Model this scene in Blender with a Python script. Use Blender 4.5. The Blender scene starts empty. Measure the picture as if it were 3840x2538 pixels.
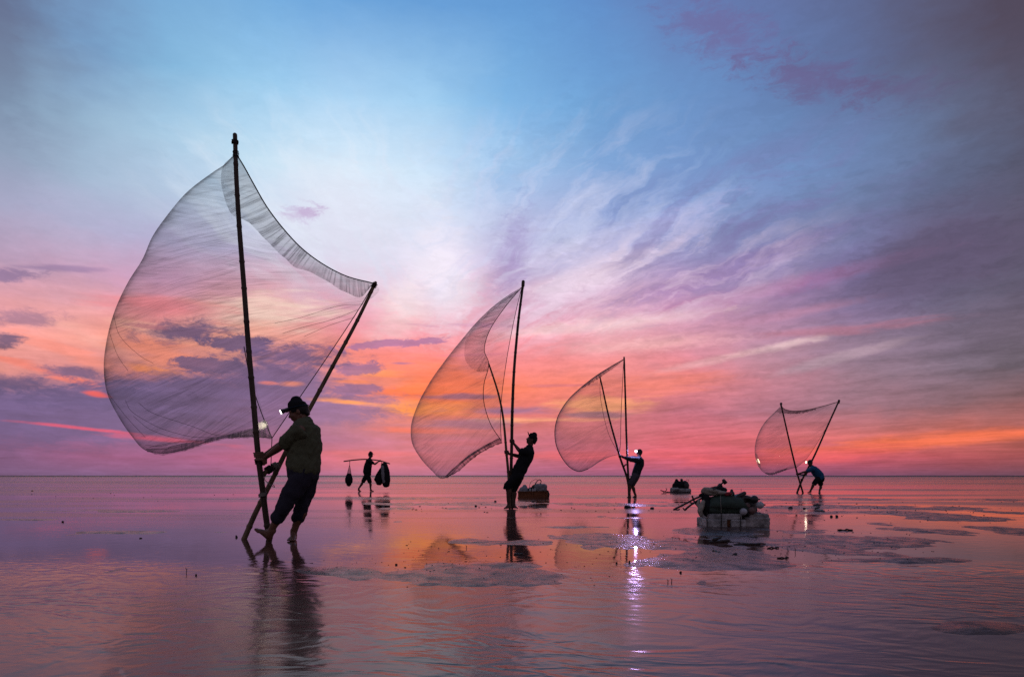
import bpy, bmesh, math, random
import numpy as np
from mathutils import Vector, noise
R = math.radians
random.seed(7)
scene = bpy.context.scene
COL = scene.collection

# ------------------------------------------------------------------ camera
CAM_H = 0.70
F = 2560.0            # focal length in photograph pixels (3840 wide)
CX, HZ = 1920.0, 1782.0
cam_d = bpy.data.cameras.new('camera')
cam_d.sensor_width = 36.0
cam_d.lens = 24.0
cam_d.shift_y = (HZ - 1269.0) / 3840.0
cam_d.clip_start = 0.05
cam_d.clip_end = 20000.0
cam = bpy.data.objects.new('camera', cam_d)
cam.location = (0, 0, CAM_H)
cam.rotation_euler = (R(90), 0, 0)
COL.objects.link(cam)
scene.camera = cam
scene.view_settings.view_transform = 'Standard'
scene.view_settings.look = 'None'
scene.view_settings.exposure = 0.0
scene.view_settings.gamma = 1.0
scene.render.film_transparent = False
scene.cycles.max_bounces = 8
scene.cycles.transparent_max_bounces = 24
scene.cycles.use_denoising = False
scene.cycles.sample_clamp_indirect = 0.0


def lin(c):
    out = []
    for v in c:
        v = v / 255.0
        out.append(v / 12.92 if v <= 0.04045 else ((v + 0.055) / 1.055) ** 2.4)
    return out


def rgba(c):
    return tuple(lin(c)) + (1.0,)


class NT:
    """small helper to write node trees"""
    def __init__(self, tree):
        self.t = tree
        self.n = tree.nodes
        self.l = tree.links

    def _in(self, sock, v):
        if v is None:
            return
        if isinstance(v, bpy.types.NodeSocket):
            self.l.new(v, sock)
        else:
            sock.default_value = v

    def math(self, op, a, b=None, c=None, clamp=False):
        n = self.n.new('ShaderNodeMath'); n.operation = op; n.use_clamp = clamp
        self._in(n.inputs[0], a)
        if b is not None: self._in(n.inputs[1], b)
        if c is not None: self._in(n.inputs[2], c)
        return n.outputs[0]

    def vmath(self, op, a, b=None, s=None):
        n = self.n.new('ShaderNodeVectorMath'); n.operation = op
        self._in(n.inputs[0], a)
        if b is not None: self._in(n.inputs[1], b)
        if s is not None: self._in(n.inputs['Scale'], s)
        return n.outputs['Value'] if op in ('LENGTH', 'DOT_PRODUCT') else n.outputs['Vector']

    def comb(self, x, y, z):
        n = self.n.new('ShaderNodeCombineXYZ')
        self._in(n.inputs[0], x); self._in(n.inputs[1], y); self._in(n.inputs[2], z)
        return n.outputs[0]

    def sep(self, v):
        n = self.n.new('ShaderNodeSeparateXYZ'); self._in(n.inputs[0], v)
        return n.outputs[0], n.outputs[1], n.outputs[2]

    def mapping(self, v, loc=(0, 0, 0), rot=(0, 0, 0), scale=(1, 1, 1), kind='POINT'):
        n = self.n.new('ShaderNodeMapping'); n.vector_type = kind
        self._in(n.inputs[0], v)
        n.inputs[1].default_value = loc; n.inputs[2].default_value = rot; n.inputs[3].default_value = scale
        return n.outputs[0]

    def noise(self, v, scale, detail=2.0, rough=0.5, dist=0.0, lac=2.0, col=False):
        n = self.n.new('ShaderNodeTexNoise')
        self._in(n.inputs['Vector'], v)
        n.inputs['Scale'].default_value = scale
        n.inputs['Detail'].default_value = detail
        n.inputs['Roughness'].default_value = rough
        n.inputs['Lacunarity'].default_value = lac
        n.inputs['Distortion'].default_value = dist
        return n.outputs['Color'] if col else n.outputs[0]

    def mr(self, v, a, b, c=0.0, d=1.0, smooth=False):
        n = self.n.new('ShaderNodeMapRange')
        n.interpolation_type = 'SMOOTHSTEP' if smooth else 'LINEAR'
        self._in(n.inputs['Value'], v)
        n.inputs['From Min'].default_value = a; n.inputs['From Max'].default_value = b
        self._in(n.inputs['To Min'], c); self._in(n.inputs['To Max'], d)
        return n.outputs[0]

    def mix(self, f, a, b, blend='MIX'):
        n = self.n.new('ShaderNodeMix'); n.data_type = 'RGBA'; n.blend_type = blend
        n.clamp_factor = True
        self._in(n.inputs[0], f); self._in(n.inputs[6], a); self._in(n.inputs[7], b)
        return n.outputs[2]

    def ramp(self, f, stops, interp='LINEAR'):
        n = self.n.new('ShaderNodeValToRGB'); cr = n.color_ramp
        cr.interpolation = interp
        cr.elements[0].position = stops[0][0]; cr.elements[0].color = tuple(stops[0][1]) + (1,)
        cr.elements[1].position = stops[-1][0]; cr.elements[1].color = tuple(stops[-1][1]) + (1,)
        for p, c in stops[1:-1]:
            e = cr.elements.new(p); e.color = tuple(c) + (1,)
        self._in(n.inputs[0], f)
        return n.outputs[0]


# ------------------------------------------------------------------ sky (world)
GX = [0, 320, 640, 960, 1280, 1600, 1920, 2240, 2560, 2880, 3200, 3520, 3840]
GRID = [
 (0,    [(98,106,138),(110,142,186),(110,160,210),(106,164,218),(104,162,218),(102,157,214),(98,152,210),(95,142,202),(98,122,178),(98,112,162),(92,102,142),(88,84,110),(80,70,88)]),
 (250,  [(108,128,158),(122,162,200),(135,186,222),(142,196,234),(138,192,235),(125,185,232),(112,172,224),(104,156,212),(102,142,196),(98,126,178),(96,112,156),(92,96,126),(84,78,98)]),
 (500,  [(132,152,177),(155,184,208),(170,205,230),(190,224,244),(206,233,250),(185,222,247),(135,186,230),(115,164,212),(110,152,204),(106,142,192),(102,126,170),(96,110,142),(86,88,112)]),
 (700,  [(152,165,192),(165,185,210),(180,200,224),(206,226,243),(228,238,250),(214,230,247),(166,196,231),(132,164,213),(122,152,204),(112,142,190),(106,124,164),(96,104,137),(86,85,108)]),
 (850,  [(172,162,192),(178,175,206),(178,178,212),(195,202,230),(218,220,240),(216,222,241),(186,190,224),(158,168,213),(146,158,205),(126,140,188),(112,120,160),(98,97,128),(90,84,106)]),
 (1000, [(190,152,180),(200,158,186),(195,160,197),(200,172,206),(212,190,218),(230,222,242),(196,180,216),(210,196,225),(172,156,200),(142,130,175),(116,108,150),(98,92,122),(90,84,106)]),
 (1130, [(232,160,166),(235,165,170),(225,142,162),(248,172,168),(230,168,190),(238,196,208),(206,158,190),(218,172,195),(198,145,180),(152,116,158),(122,105,147),(103,98,126),(92,85,108)]),
 (1250, [(235,152,147),(245,165,155),(245,152,142),(255,192,165),(238,145,158),(236,146,164),(228,150,170),(232,170,180),(222,155,172),(190,140,164),(148,120,147),(122,108,130),(104,92,108)]),
 (1350, [(240,150,130),(250,148,126),(252,152,122),(235,140,130),(246,134,124),(248,128,124),(240,132,138),(236,138,140),(214,130,146),(188,138,155),(150,122,143),(120,106,127),(104,92,108)]),
 (1450, [(108,90,136),(112,92,140),(150,108,148),(118,96,146),(200,120,130),(252,130,90),(248,124,100),(240,128,116),(222,122,126),(190,118,136),(155,116,133),(130,106,122),(114,95,106)]),
 (1550, [(108,90,136),(110,93,142),(112,95,142),(118,98,148),(168,112,140),(235,124,100),(222,112,112),(210,114,120),(188,106,128),(168,110,132),(150,106,123),(142,97,108),(145,90,95)]),
 (1650, [(122,85,126),(140,88,132),(122,92,138),(136,94,144),(150,98,145),(180,105,137),(176,100,132),(195,100,122),(212,98,116),(214,104,116),(218,108,106),(214,106,92),(190,95,85)]),
 (1720, [(120,88,130),(142,88,130),(150,88,135),(165,88,135),(188,97,130),(180,98,132),(172,96,130),(198,93,120),(212,93,116),(203,90,111),(193,85,106),(173,80,96),(148,75,86)]),
 (1782, [(112,88,124),(116,92,132),(124,92,134),(126,92,138),(134,96,138),(140,96,138),(138,94,136),(144,90,128),(146,88,124),(136,84,118),(126,78,108),(113,74,98),(103,70,88)]),
]


def px2ae(px, py):
    az = math.atan((px - CX) / F)
    el = math.atan((HZ - py) / F * math.cos(az))
    return math.degrees(az), math.degrees(el)


def grid_colour(px, py):
    px = min(max(px, 0), 3840); py = min(max(py, 0), HZ)
    ys = [g[0] for g in GRID]
    j = max(k for k in range(len(ys)) if ys[k] <= py); j = min(j, len(ys) - 2)
    ty = (py - ys[j]) / (ys[j + 1] - ys[j])
    i = min(int(px // 320), 11); tx = (px - i * 320) / 320
    c = []
    A = [lin(GRID[j][1][i]), lin(GRID[j][1][i + 1]), lin(GRID[j + 1][1][i]), lin(GRID[j + 1][1][i + 1])]
    for k in range(3):
        c.append((A[0][k] * (1 - tx) + A[1][k] * tx) * (1 - ty) + (A[2][k] * (1 - tx) + A[3][k] * tx) * ty)
    return c


SKY_WARP = 1.6
# soft patches of cloud: centre x, y, half width, half height, tilt, colour, strength, edge, noise weight, noise kind
PATCHES = [
 # pale wisps and the violet fan, upper middle and right
 (1660, 1010, 190, 330, 6, (242,234,248), .85, .9, .8, 'v'),
 (1300, 880, 340, 300, 0, (226,230,246), .6, .9, .9, 'v'),
 (1500, 1190, 170, 110, 20, (250,206,210), .65, .9, 1.0, 'v'),
 (1520, 1120, 90, 90, 20, (250,232,238), .6, .9, 1.2, 'v'),
 (1930, 960, 120, 300, -8, (146,124,184), .5, 1.0, 1.2, 'v'),
 (1880, 640, 160, 190, 0, (128,176,224), .25, .9, 1.0, 'v'),
 (2170, 1060, 420, 85, 16, (240,216,232), .75, .8, 1.0, 's'),
 (2350, 900, 520, 60, 17, (178,178,220), .6, .8, 1.1, 's'),
 (2300, 780, 460, 60, 20, (110,140,194), .4, .8, 1.0, 's'),
 (2750, 1000, 620, 60, 14, (150,118,172), .45, .8, 1.0, 's'),
 (2700, 1130, 760, 44, 8, (174,108,154), .55, .8, .9, 's'),
 (2300, 1215, 560, 40, 5, (244,206,208), .7, .8, 1.0, 's'),
 (2450, 1290, 440, 40, 2, (240,180,182), .6, .8, 1.0, 's'),
 (2950, 1290, 300, 26, 9, (226,190,194), .8, .8, .9, 's'),
 (2700, 1345, 300, 22, 10, (236,180,184), .5, .8, 1.0, 's'),
 (3150, 1340, 340, 26, 12, (184,155,170), .6, .8, .8, 's'),
 (3200, 1230, 520, 28, 0, (190,112,130), .45, .8, .8, 'h'),
 (2900, 1190, 380, 26, 6, (200,140,170), .5, .8, .9, 's'),
 (2700, 120, 340, 110, -25, (112,98,150), .6, 1.0, 1.3, 'c'),
 (3050, 300, 380, 90, -18, (106,92,138), .65, 1.0, 1.3, 'c'),
 (3400, 330, 300, 90, -10, (98,86,122), .4, 1.0, 1.3, 'c'),
 (3500, 960, 480, 250, 22, (96,82,112), .7, .9, .8, 's'),
 (3650, 450, 260, 70, 8, (88,85,108), .5, .9, .8, 's'),
 (3700, 1200, 420, 160, 5, (104,88,108), .5, .9, .8, 's'),
 # glowing streaks
 (300, 1330, 380, 40, -17, (248,146,132), .8, .6, .9, 'h'),
 (330, 1260, 300, 40, -20, (240,170,160), .6, .7, .9, 'h'),
 (200, 1400, 340, 26, -14, (250,124,104), .7, .6, .9, 'h'),
 (640, 1335, 330, 60, -12, (253,148,124), .8, .6, .9, 'h'),
 (560, 1385, 200, 20, -8, (255,148,92), .8, .6, .9, 'h'),
 (1010, 1165, 360, 80, 4, (255,218,204), .85, .7, .9, 'h'),
 (620, 1150, 330, 50, 2, (250,138,146), .7, .7, .8, 'h'),
 (560, 1240, 200, 30, -8, (255,190,170), .5, .7, .9, 'h'),
 (1500, 1380, 300, 70, 3, (250,132,112), .65, .7, .9, 'h'),
 (1420, 1400, 140, 22, 0, (255,150,98), .7, .6, 1.0, 'h'),
 (1700, 1440, 300, 80, 0, (250,114,84), .75, .7, .8, 'h'),
 (1520, 1525, 130, 44, 0, (255,150,84), .85, .7, .9, 'h'),
 (1690, 1535, 190, 36, 0, (255,142,84), .8, .7, .9, 'h'),
 (2000, 1575, 330, 14, 0, (255,170,130), .7, .6, .9, 'h'),
 (2260, 1520, 260, 50, 0, (250,168,116), .7, .7, .9, 'h'),
 (2500, 1440, 300, 60, 6, (240,128,112), .5, .8, .9, 'h'),
 (1850, 1280, 250, 60, 0, (246,140,150), .5, .8, .9, 'h'),
 (3500, 1655, 900, 42, 4, (242,114,82), .9, .7, .6, 'h'),
 (3000, 1712, 600, 44, 3, (226,92,100), .7, .8, .5, 'h'),
 (2300, 1705, 560, 26, 0, (226,96,112), .6, .8, .7, 'h'),
 (1750, 1660, 420, 24, 0, (205,104,132), .6, .8, .8, 'h'),
 (1560, 1470, 260, 50, 0, (255,112,72), .75, .8, .8, 'h'),
 # dark violet bank low on the left
 (200, 1555, 700, 150, 0, (110,91,138), .97, .55, .5, 'c'),
 (720, 1500, 480, 140, 0, (112,94,142), .97, .55, .5, 'c'),
 (1050, 1450, 320, 130, -4, (116,96,146), .93, .6, .6, 'c'),
 (1180, 1540, 420, 85, 4, (128,100,150), .93, .6, .6, 'c'),
 (1330, 1385, 110, 32, 8, (130,98,148), .8, .4, 1.0, 'c'),
 (1330, 1460, 160, 26, 4, (132,98,146), .85, .4, 1.0, 'c'),
 (420, 1490, 420, 60, 0, (98,84,130), .6, .5, 1.0, 'c'),
 # dark clouds behind the first net
 (690, 1245, 240, 58, 8, (106,86,128), .92, .75, 1.05, 'c'),
 (880, 1290, 160, 34, 0, (112,90,132), .95, .35, 1.0, 'c'),
 (1090, 1335, 300, 70, 3, (112,90,138), .92, .75, 1.05, 'c'),
 (800, 1370, 180, 36, 0, (114,92,136), .9, .35, 1.1, 'c'),
 (560, 1225, 90, 14, 0, (190,110,130), .6, .5, 1.0, 'c'),
 (40, 1030, 160, 36, 5, (138,114,154), .8, .8, 1.2, 'c'),
 (200, 1005, 260, 14, 6, (140,115,158), .6, .5, 1.0, 'h'),
 (80, 1195, 190, 46, 8, (152,114,144), .7, .8, 1.1, 'c'),
 (30, 1275, 90, 36, 5, (108,86,120), .9, .7, 1.1, 'c'),
 (280, 1395, 150, 32, 0, (116,92,132), .85, .7, 1.1, 'c'),
 (60, 1440, 240, 50, 0, (98,82,124), .75, .7, .9, 'c'),
 # glowing gaps in the bank
 (360, 1477, 66, 14, -8, (236,94,94), .9, .8, .7, 'h'),
 (1320, 1508, 190, 13, -3, (255,156,100), .95, .5, .8, 'h'),
 (1100, 1437, 60, 14, 0, (240,140,120), .8, .5, .8, 'h'),
 (1010, 1435, 40, 8, 0, (240,130,125), .7, .5, .8, 'h'),
 (1330, 1432, 120, 12, 0, (250,136,100), .7, .5, .9, 'h'),
 (300, 1605, 360, 11, -5, (232,88,120), .85, .8, .7, 'h'),
 (640, 1650, 330, 15, -4, (222,90,126), .8, .5, .8, 'h'),
 (1600, 1612, 260, 17, 0, (240,110,104), .8, .5, .8, 'h'),
 (1400, 1700, 380, 16, 0, (208,100,128), .6, .6, .8, 'h'),
 # small separate dark streaks over the glow
 (1900, 1540, 290, 22, 0, (140,100,142), .9, .5, .9, 'h'),
 (1720, 1487, 240, 14, 1, (150,95,128), .9, .5, .9, 'h'),
 (1500, 1362, 60, 8, 0, (175,110,148), .8, .5, .8, 'h'),
 (1460, 1290, 230, 17, 6, (165,112,162), .8, .4, 1.5, 'c'),
 (1130, 800, 110, 36, 8, (184,142,196), .6, .8, 1.5, 'c'),
 (2240, 1555, 180, 17, 0, (150,100,124), .85, .5, .9, 'h'),
 (1820, 1222, 280, 12, 0, (195,132,172), .65, .6, 1.0, 'h'),
 (1800, 1330, 220, 9, 2, (215,120,142), .6, .6, 1.0, 'h'),
 (1720, 1590, 260, 34, 0, (148,104,142), .75, .6, .9, 'h'),
 (2100, 1445, 190, 9, 0, (205,110,128), .6, .6, 1.0, 'h'),
]

world = bpy.data.worlds.new('World')
scene.world = world
world.use_nodes = True
wt = world.node_tree
for n in list(wt.nodes):
    wt.nodes.remove(n)
W = NT(wt)
tc = wt.nodes.new('ShaderNodeTexCoord')
d = W.vmath('NORMALIZE', tc.outputs['Generated'])
dx, dy, dz = W.sep(d)
az = W.math('MULTIPLY', W.math('ARCTAN2', dx, dy), 180 / math.pi)
el = W.math('MULTIPLY', W.math('ARCSINE', dz), 180 / math.pi)
ael = W.comb(az, el, 0.0)
# cloud deck seen in perspective: a plane overhead
zc = W.math('ADD', W.math('MAXIMUM', dz, 0.0), 0.05)
deck = W.comb(W.math('DIVIDE', dx, zc), W.math('DIVIDE', dy, zc), 0.0)
n_warp = W.noise(W.mapping(ael, scale=(1, 1.8, 1)), 0.09, 3, 0.55, 0.3, col=True)
wv = W.vmath('SUBTRACT', n_warp, (0.5, 0.5, 0.5))
n_warp2 = W.noise(W.mapping(ael, scale=(1, 2.5, 1)), 0.5, 3, 0.6, 0.2, col=True)
wv2 = W.vmath('SUBTRACT', n_warp2, (0.5, 0.5, 0.5))
wsum = W.vmath('ADD', W.vmath('MULTIPLY', wv, (7.0, 2.6, 0)), W.vmath('MULTIPLY', wv2, (2.6, 0.9, 0)))
# no warp right at the horizon
wfade = W.mr(el, 0.0, 7.0, 0.15, 1.0)
ael_w = W.vmath('ADD', ael, W.vmath('SCALE', wsum, s=wfade))
azw, elw, _ = W.sep(ael_w)
u = W.math('ADD', W.math('DIVIDE', azw, 360.0), 0.5)

ROWS_EL = [0, 1.4, 2.9, 5.1, 7.3, 9.6, 11.9, 14.6, 17.5, 20.5, 23.8, 28.5, 34.5]
AZ_COLS = [px2ae(x, HZ)[0] for x in GX]
BACK = {'low': lin((128, 108, 118)), 'high': lin((112, 112, 135))}


def row_stops(e):
    t = min(e / 35.0, 1.0)
    back = [BACK['low'][k] * (1 - t) + BACK['high'][k] * t for k in range(3)]
    st = [(0.0, back), (0.22, back)]
    for a in AZ_COLS:
        ar = R(a)
        px = CX + F * math.tan(ar)
        py = HZ - F * math.tan(R(e)) / math.cos(ar)
        st.append((a / 360 + .5, grid_colour(px, py)))
    st += [(0.78, back), (1.0, back)]
    return st


sky_c = W.ramp(u, row_stops(ROWS_EL[0]))
for k in range(1, len(ROWS_EL)):
    rk = W.ramp(u, row_stops(ROWS_EL[k]))
    sky_c = W.mix(W.mr(elw, ROWS_EL[k - 1], ROWS_EL[k]), sky_c, rk)
zen = W.n.new('ShaderNodeRGB'); zen.outputs[0].default_value = rgba((98, 104, 132))
sky_c = W.mix(W.mr(elw, 36.0, 62.0, smooth=True), sky_c, zen.outputs[0])

# noise fields shared by all patches
n_h = W.noise(W.mapping(ael, rot=(0, 0, R(-2)), scale=(0.22, 1.5, 1)), 0.85, 6, 0.6, 0.4)
ael_c = W.vmath('ADD', ael, W.vmath('MULTIPLY', wv2, (1.2, 0.8, 0)))
n_c = W.noise(W.mapping(ael_c, scale=(0.42, 1.15, 1)), 1.0, 10, 0.74, 0.4)
deck = W.vmath('ADD', deck, W.vmath('SCALE', wv2, s=0.55))
dm = W.mapping(deck, rot=(0, 0, R(49)), scale=(1, 1, 1))
dv = W.mapping(deck, rot=(0, 0, R(-94)), scale=(1, 1, 1))
n_v = W.noise(W.mapping(dv, scale=(0.45, 1.3, 1)), 1.6, 8, 0.62, 0.7)
n_s = W.noise(W.mapping(dm, scale=(0.16, 1.0, 1)), 1.8, 7, 0.58, 0.55)
NK = {'h': n_h, 'c': n_c, 's': n_s, 'v': n_v}
NKc = {k: W.math('MULTIPLY', W.math('SUBTRACT', v, 0.5), 4.6 if k == 'c' else 3.4) for k, v in NK.items()}
for (cx, cy, rx, ry, tilt, colr, op, edge, nw, kind) in PATCHES:
    if kind == 'h' and op > 0:
        edge = max(edge, .85); nw *= 1.35
    a0, e0 = px2ae(cx, cy)
    c2 = math.cos(R(a0))
    sx = rx / F * 57.3 * c2 * c2; sy = ry / F * 57.3 * c2
    # (the tiny term only makes the patches evaluate one after the other, which keeps the shader small)
    nd = wt.nodes.new('ShaderNodeVectorMath'); nd.operation = 'MULTIPLY_ADD'
    wt.links.new(sky_c, nd.inputs[0]); nd.inputs[1].default_value = (1e-9, 1e-9, 1e-9); wt.links.new(ael, nd.inputs[2])
    q = W.mapping(nd.outputs[0], loc=(a0, e0, 0), rot=(0, 0, R(tilt)), scale=(sx, sy, 1), kind='TEXTURE')
    ln = W.vmath('LENGTH', q)
    v = W.math('MULTIPLY_ADD', NKc[kind], nw * 0.55, ln)
    v = W.math('MAXIMUM', v, W.math('MULTIPLY', ln, 0.45))
    m = W.mr(v, 1.0, 1.0 - edge, 0.0, op, smooth=True)
    sky_c = W.mix(m, sky_c, rgba(colr))

# veil of pale cirrus fanning out over the middle and right of the sky
# (threads of ice cloud spreading from the place where the sun went down)
dfx = W.math('ADD', az, 7.0); dfy = W.math('ADD', W.math('SUBTRACT', el, 3.0), 0.0)
wx, wy, _ = W.sep(W.vmath('ADD', W.vmath('SCALE', wv, s=5.0), W.vmath('SCALE', wv2, s=0.9)))
fx = W.math('ADD', dfx, wx); fy = W.math('ADD', dfy, wy)
th = W.math('SUBTRACT', W.math('LOGARITHM', W.math('ADD', W.math('MAXIMUM', fy, 0.0), 3.0), math.e),
            W.math('MULTIPLY', W.math('LOGARITHM', W.math('ADD', W.math('MULTIPLY', fx, fx), 9.0), math.e), 0.225))
rr_sky = W.math('SQRT', W.math('ADD', W.math('MULTIPLY', fx, fx), W.math('MULTIPLY', fy, fy)))
n_w = W.noise(W.comb(W.math('MULTIPLY', th, 5.2), W.math('MULTIPLY', rr_sky, 0.06), 4.0), 1.9, 9, 0.60, 0.25)
for (cx, cy, rx, ry, tilt, colr, op, lo_, hi_) in ((1950, 830, 1000, 420, 10, (202,208,236), .62, .45, .68), (2350, 1080, 900, 240, 10, (236,210,230), .65, .48, .66),
                                                   (2700, 900, 900, 380, 14, (122,110,164), .55, .50, .34), (1150, 760, 700, 420, 0, (228,237,249), .55, .45, .66)):
    a0, e0 = px2ae(cx, cy); c2 = math.cos(R(a0))
    q = W.mapping(ael, loc=(a0, e0, 0), rot=(0, 0, R(tilt)), scale=(rx / F * 57.3 * c2 * c2, ry / F * 57.3 * c2, 1), kind='TEXTURE')
    reg = W.mr(W.vmath('LENGTH', q), 1.0, 0.25, 0.0, op, smooth=True)
    sky_c = W.mix(W.math('MULTIPLY', reg, W.mr(n_w, lo_, hi_, smooth=False)), sky_c, rgba(colr))

# fine cirrus texture: lighter and darker threads
n_f = W.noise(W.mapping(dm, scale=(0.13, 1.0, 1)), 3.6, 8, 0.6, 0.5)
n_f2 = W.noise(W.mapping(ael, rot=(0, 0, R(2)), scale=(0.16, 1.5, 1)), 0.9, 7, 0.6, 0.4)
fan = W.math('MULTIPLY', W.mr(az, -12.0, 6.0, 0.25, 1.0), W.mr(el, 28.0, 16.0, 0.25, 1.0))
low = W.mr(el, 16.0, 7.0, 0.0, 1.0)
tex = W.math('ADD', W.math('MULTIPLY', W.math('MULTIPLY', W.math('SUBTRACT', n_f, 0.5), 0.7), fan),
             W.math('MULTIPLY', W.math('MULTIPLY', W.math('SUBTRACT', n_f2, 0.5), 0.75), low))
tex = W.math('ADD', tex, W.math('MULTIPLY', W.math('MULTIPLY', W.math('SUBTRACT', n_c, 0.5), 0.55), W.mr(el, 18.0, 8.0, 0.12, 1.0)))
tex = W.math('ADD', tex, W.math('MULTIPLY', W.math('SUBTRACT', n_v, 0.5), W.mr(el, 30.0, 14.0, 0.10, 0.30)))
gain = W.math('ADD', tex, 1.0)
sky_c = W.vmath('SCALE', sky_c, s=gain)
# lighter, thinner band right on the sea horizon stays clean
st_n = wt.nodes.new('ShaderNodeTexSky')
st_n.sky_type = 'NISHITA'; st_n.sun_disc = False
st_n.sun_elevation = R(1.0); st_n.sun_rotation = R(-9.5)
bg = wt.nodes.new('ShaderNodeBackground')
wt.links.new(sky_c, bg.inputs['Color'])
bg.inputs['Strength'].default_value = 1.0
bg2 = wt.nodes.new('ShaderNodeBackground')
wt.links.new(st_n.outputs[0], bg2.inputs['Color'])
bg2.inputs['Strength'].default_value = 0.01
ad = wt.nodes.new('ShaderNodeAddShader')
wt.links.new(bg.outputs[0], ad.inputs[0]); wt.links.new(bg2.outputs[0], ad.inputs[1])
wo = wt.nodes.new('ShaderNodeOutputWorld')
wt.links.new(ad.outputs[0], wo.inputs['Surface'])

sun_d = bpy.data.lights.new('sun', 'SUN')
sun_d.energy = 0.004; sun_d.angle = R(60); sun_d.color = (1.0, 0.62, 0.36)
sun = bpy.data.objects.new('sun', sun_d)
COL.objects.link(sun)
# sun low behind the clouds, left of the middle (azimuth -9.5 deg, elevation 5 deg)
sv = Vector((math.sin(R(-9.5)) * math.cos(R(5)), math.cos(R(-9.5)) * math.cos(R(5)), math.sin(R(5))))
sun.rotation_euler = sv.to_track_quat('Z', 'Y').to_euler()
sun.location = sv * 50


# ------------------------------------------------------------------ helpers
def P(px, py, Y):
    return Vector(((px - CX) / F * Y, Y, CAM_H - (py - HZ) / F * Y))


def ground_y(py):
    return CAM_H * F / (py - HZ)


def G(px, py, z=0.0):
    """point on the flat whose picture position is px, py"""
    Y = (CAM_H - z) * F / (py - HZ)
    return Vector(((px - CX) / F * Y, Y, z))


def thing(name, label, cat, loc=(0, 0, 0), group=None):
    o = bpy.data.objects.new(name, None)
    o.empty_display_size = 0.2
    o.location = loc
    COL.objects.link(o)
    o['label'] = label; o['category'] = cat
    if group: o['group'] = group
    return o


def tag(o, label, cat, group=None):
    o['label'] = label; o['category'] = cat
    if group: o['group'] = group
    return o


def world_off(parent):
    v = Vector((0, 0, 0))
    while parent is not None:
        v += parent.location
        parent = parent.parent
    return v


def finish(name, me, mat, parent=None, loc=None, part_label=None):
    """link a mesh given in world coordinates as one object"""
    off = world_off(parent) if parent is not None else Vector(loc or (0, 0, 0))
    n = len(me.vertices)
    co = np.empty(n * 3, 'f'); me.vertices.foreach_get('co', co)
    co = co.reshape(-1, 3) - np.array(off, 'f')
    me.vertices.foreach_set('co', co.ravel()); me.update()
    me.name = name
    if mat is not None and not me.materials:
        me.materials.append(mat)
    o = bpy.data.objects.new(name, me)
    if parent is not None:
        o.parent = parent
    else:
        o.location = off
    COL.objects.link(o)
    if part_label: o['label'] = part_label
    return o


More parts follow.
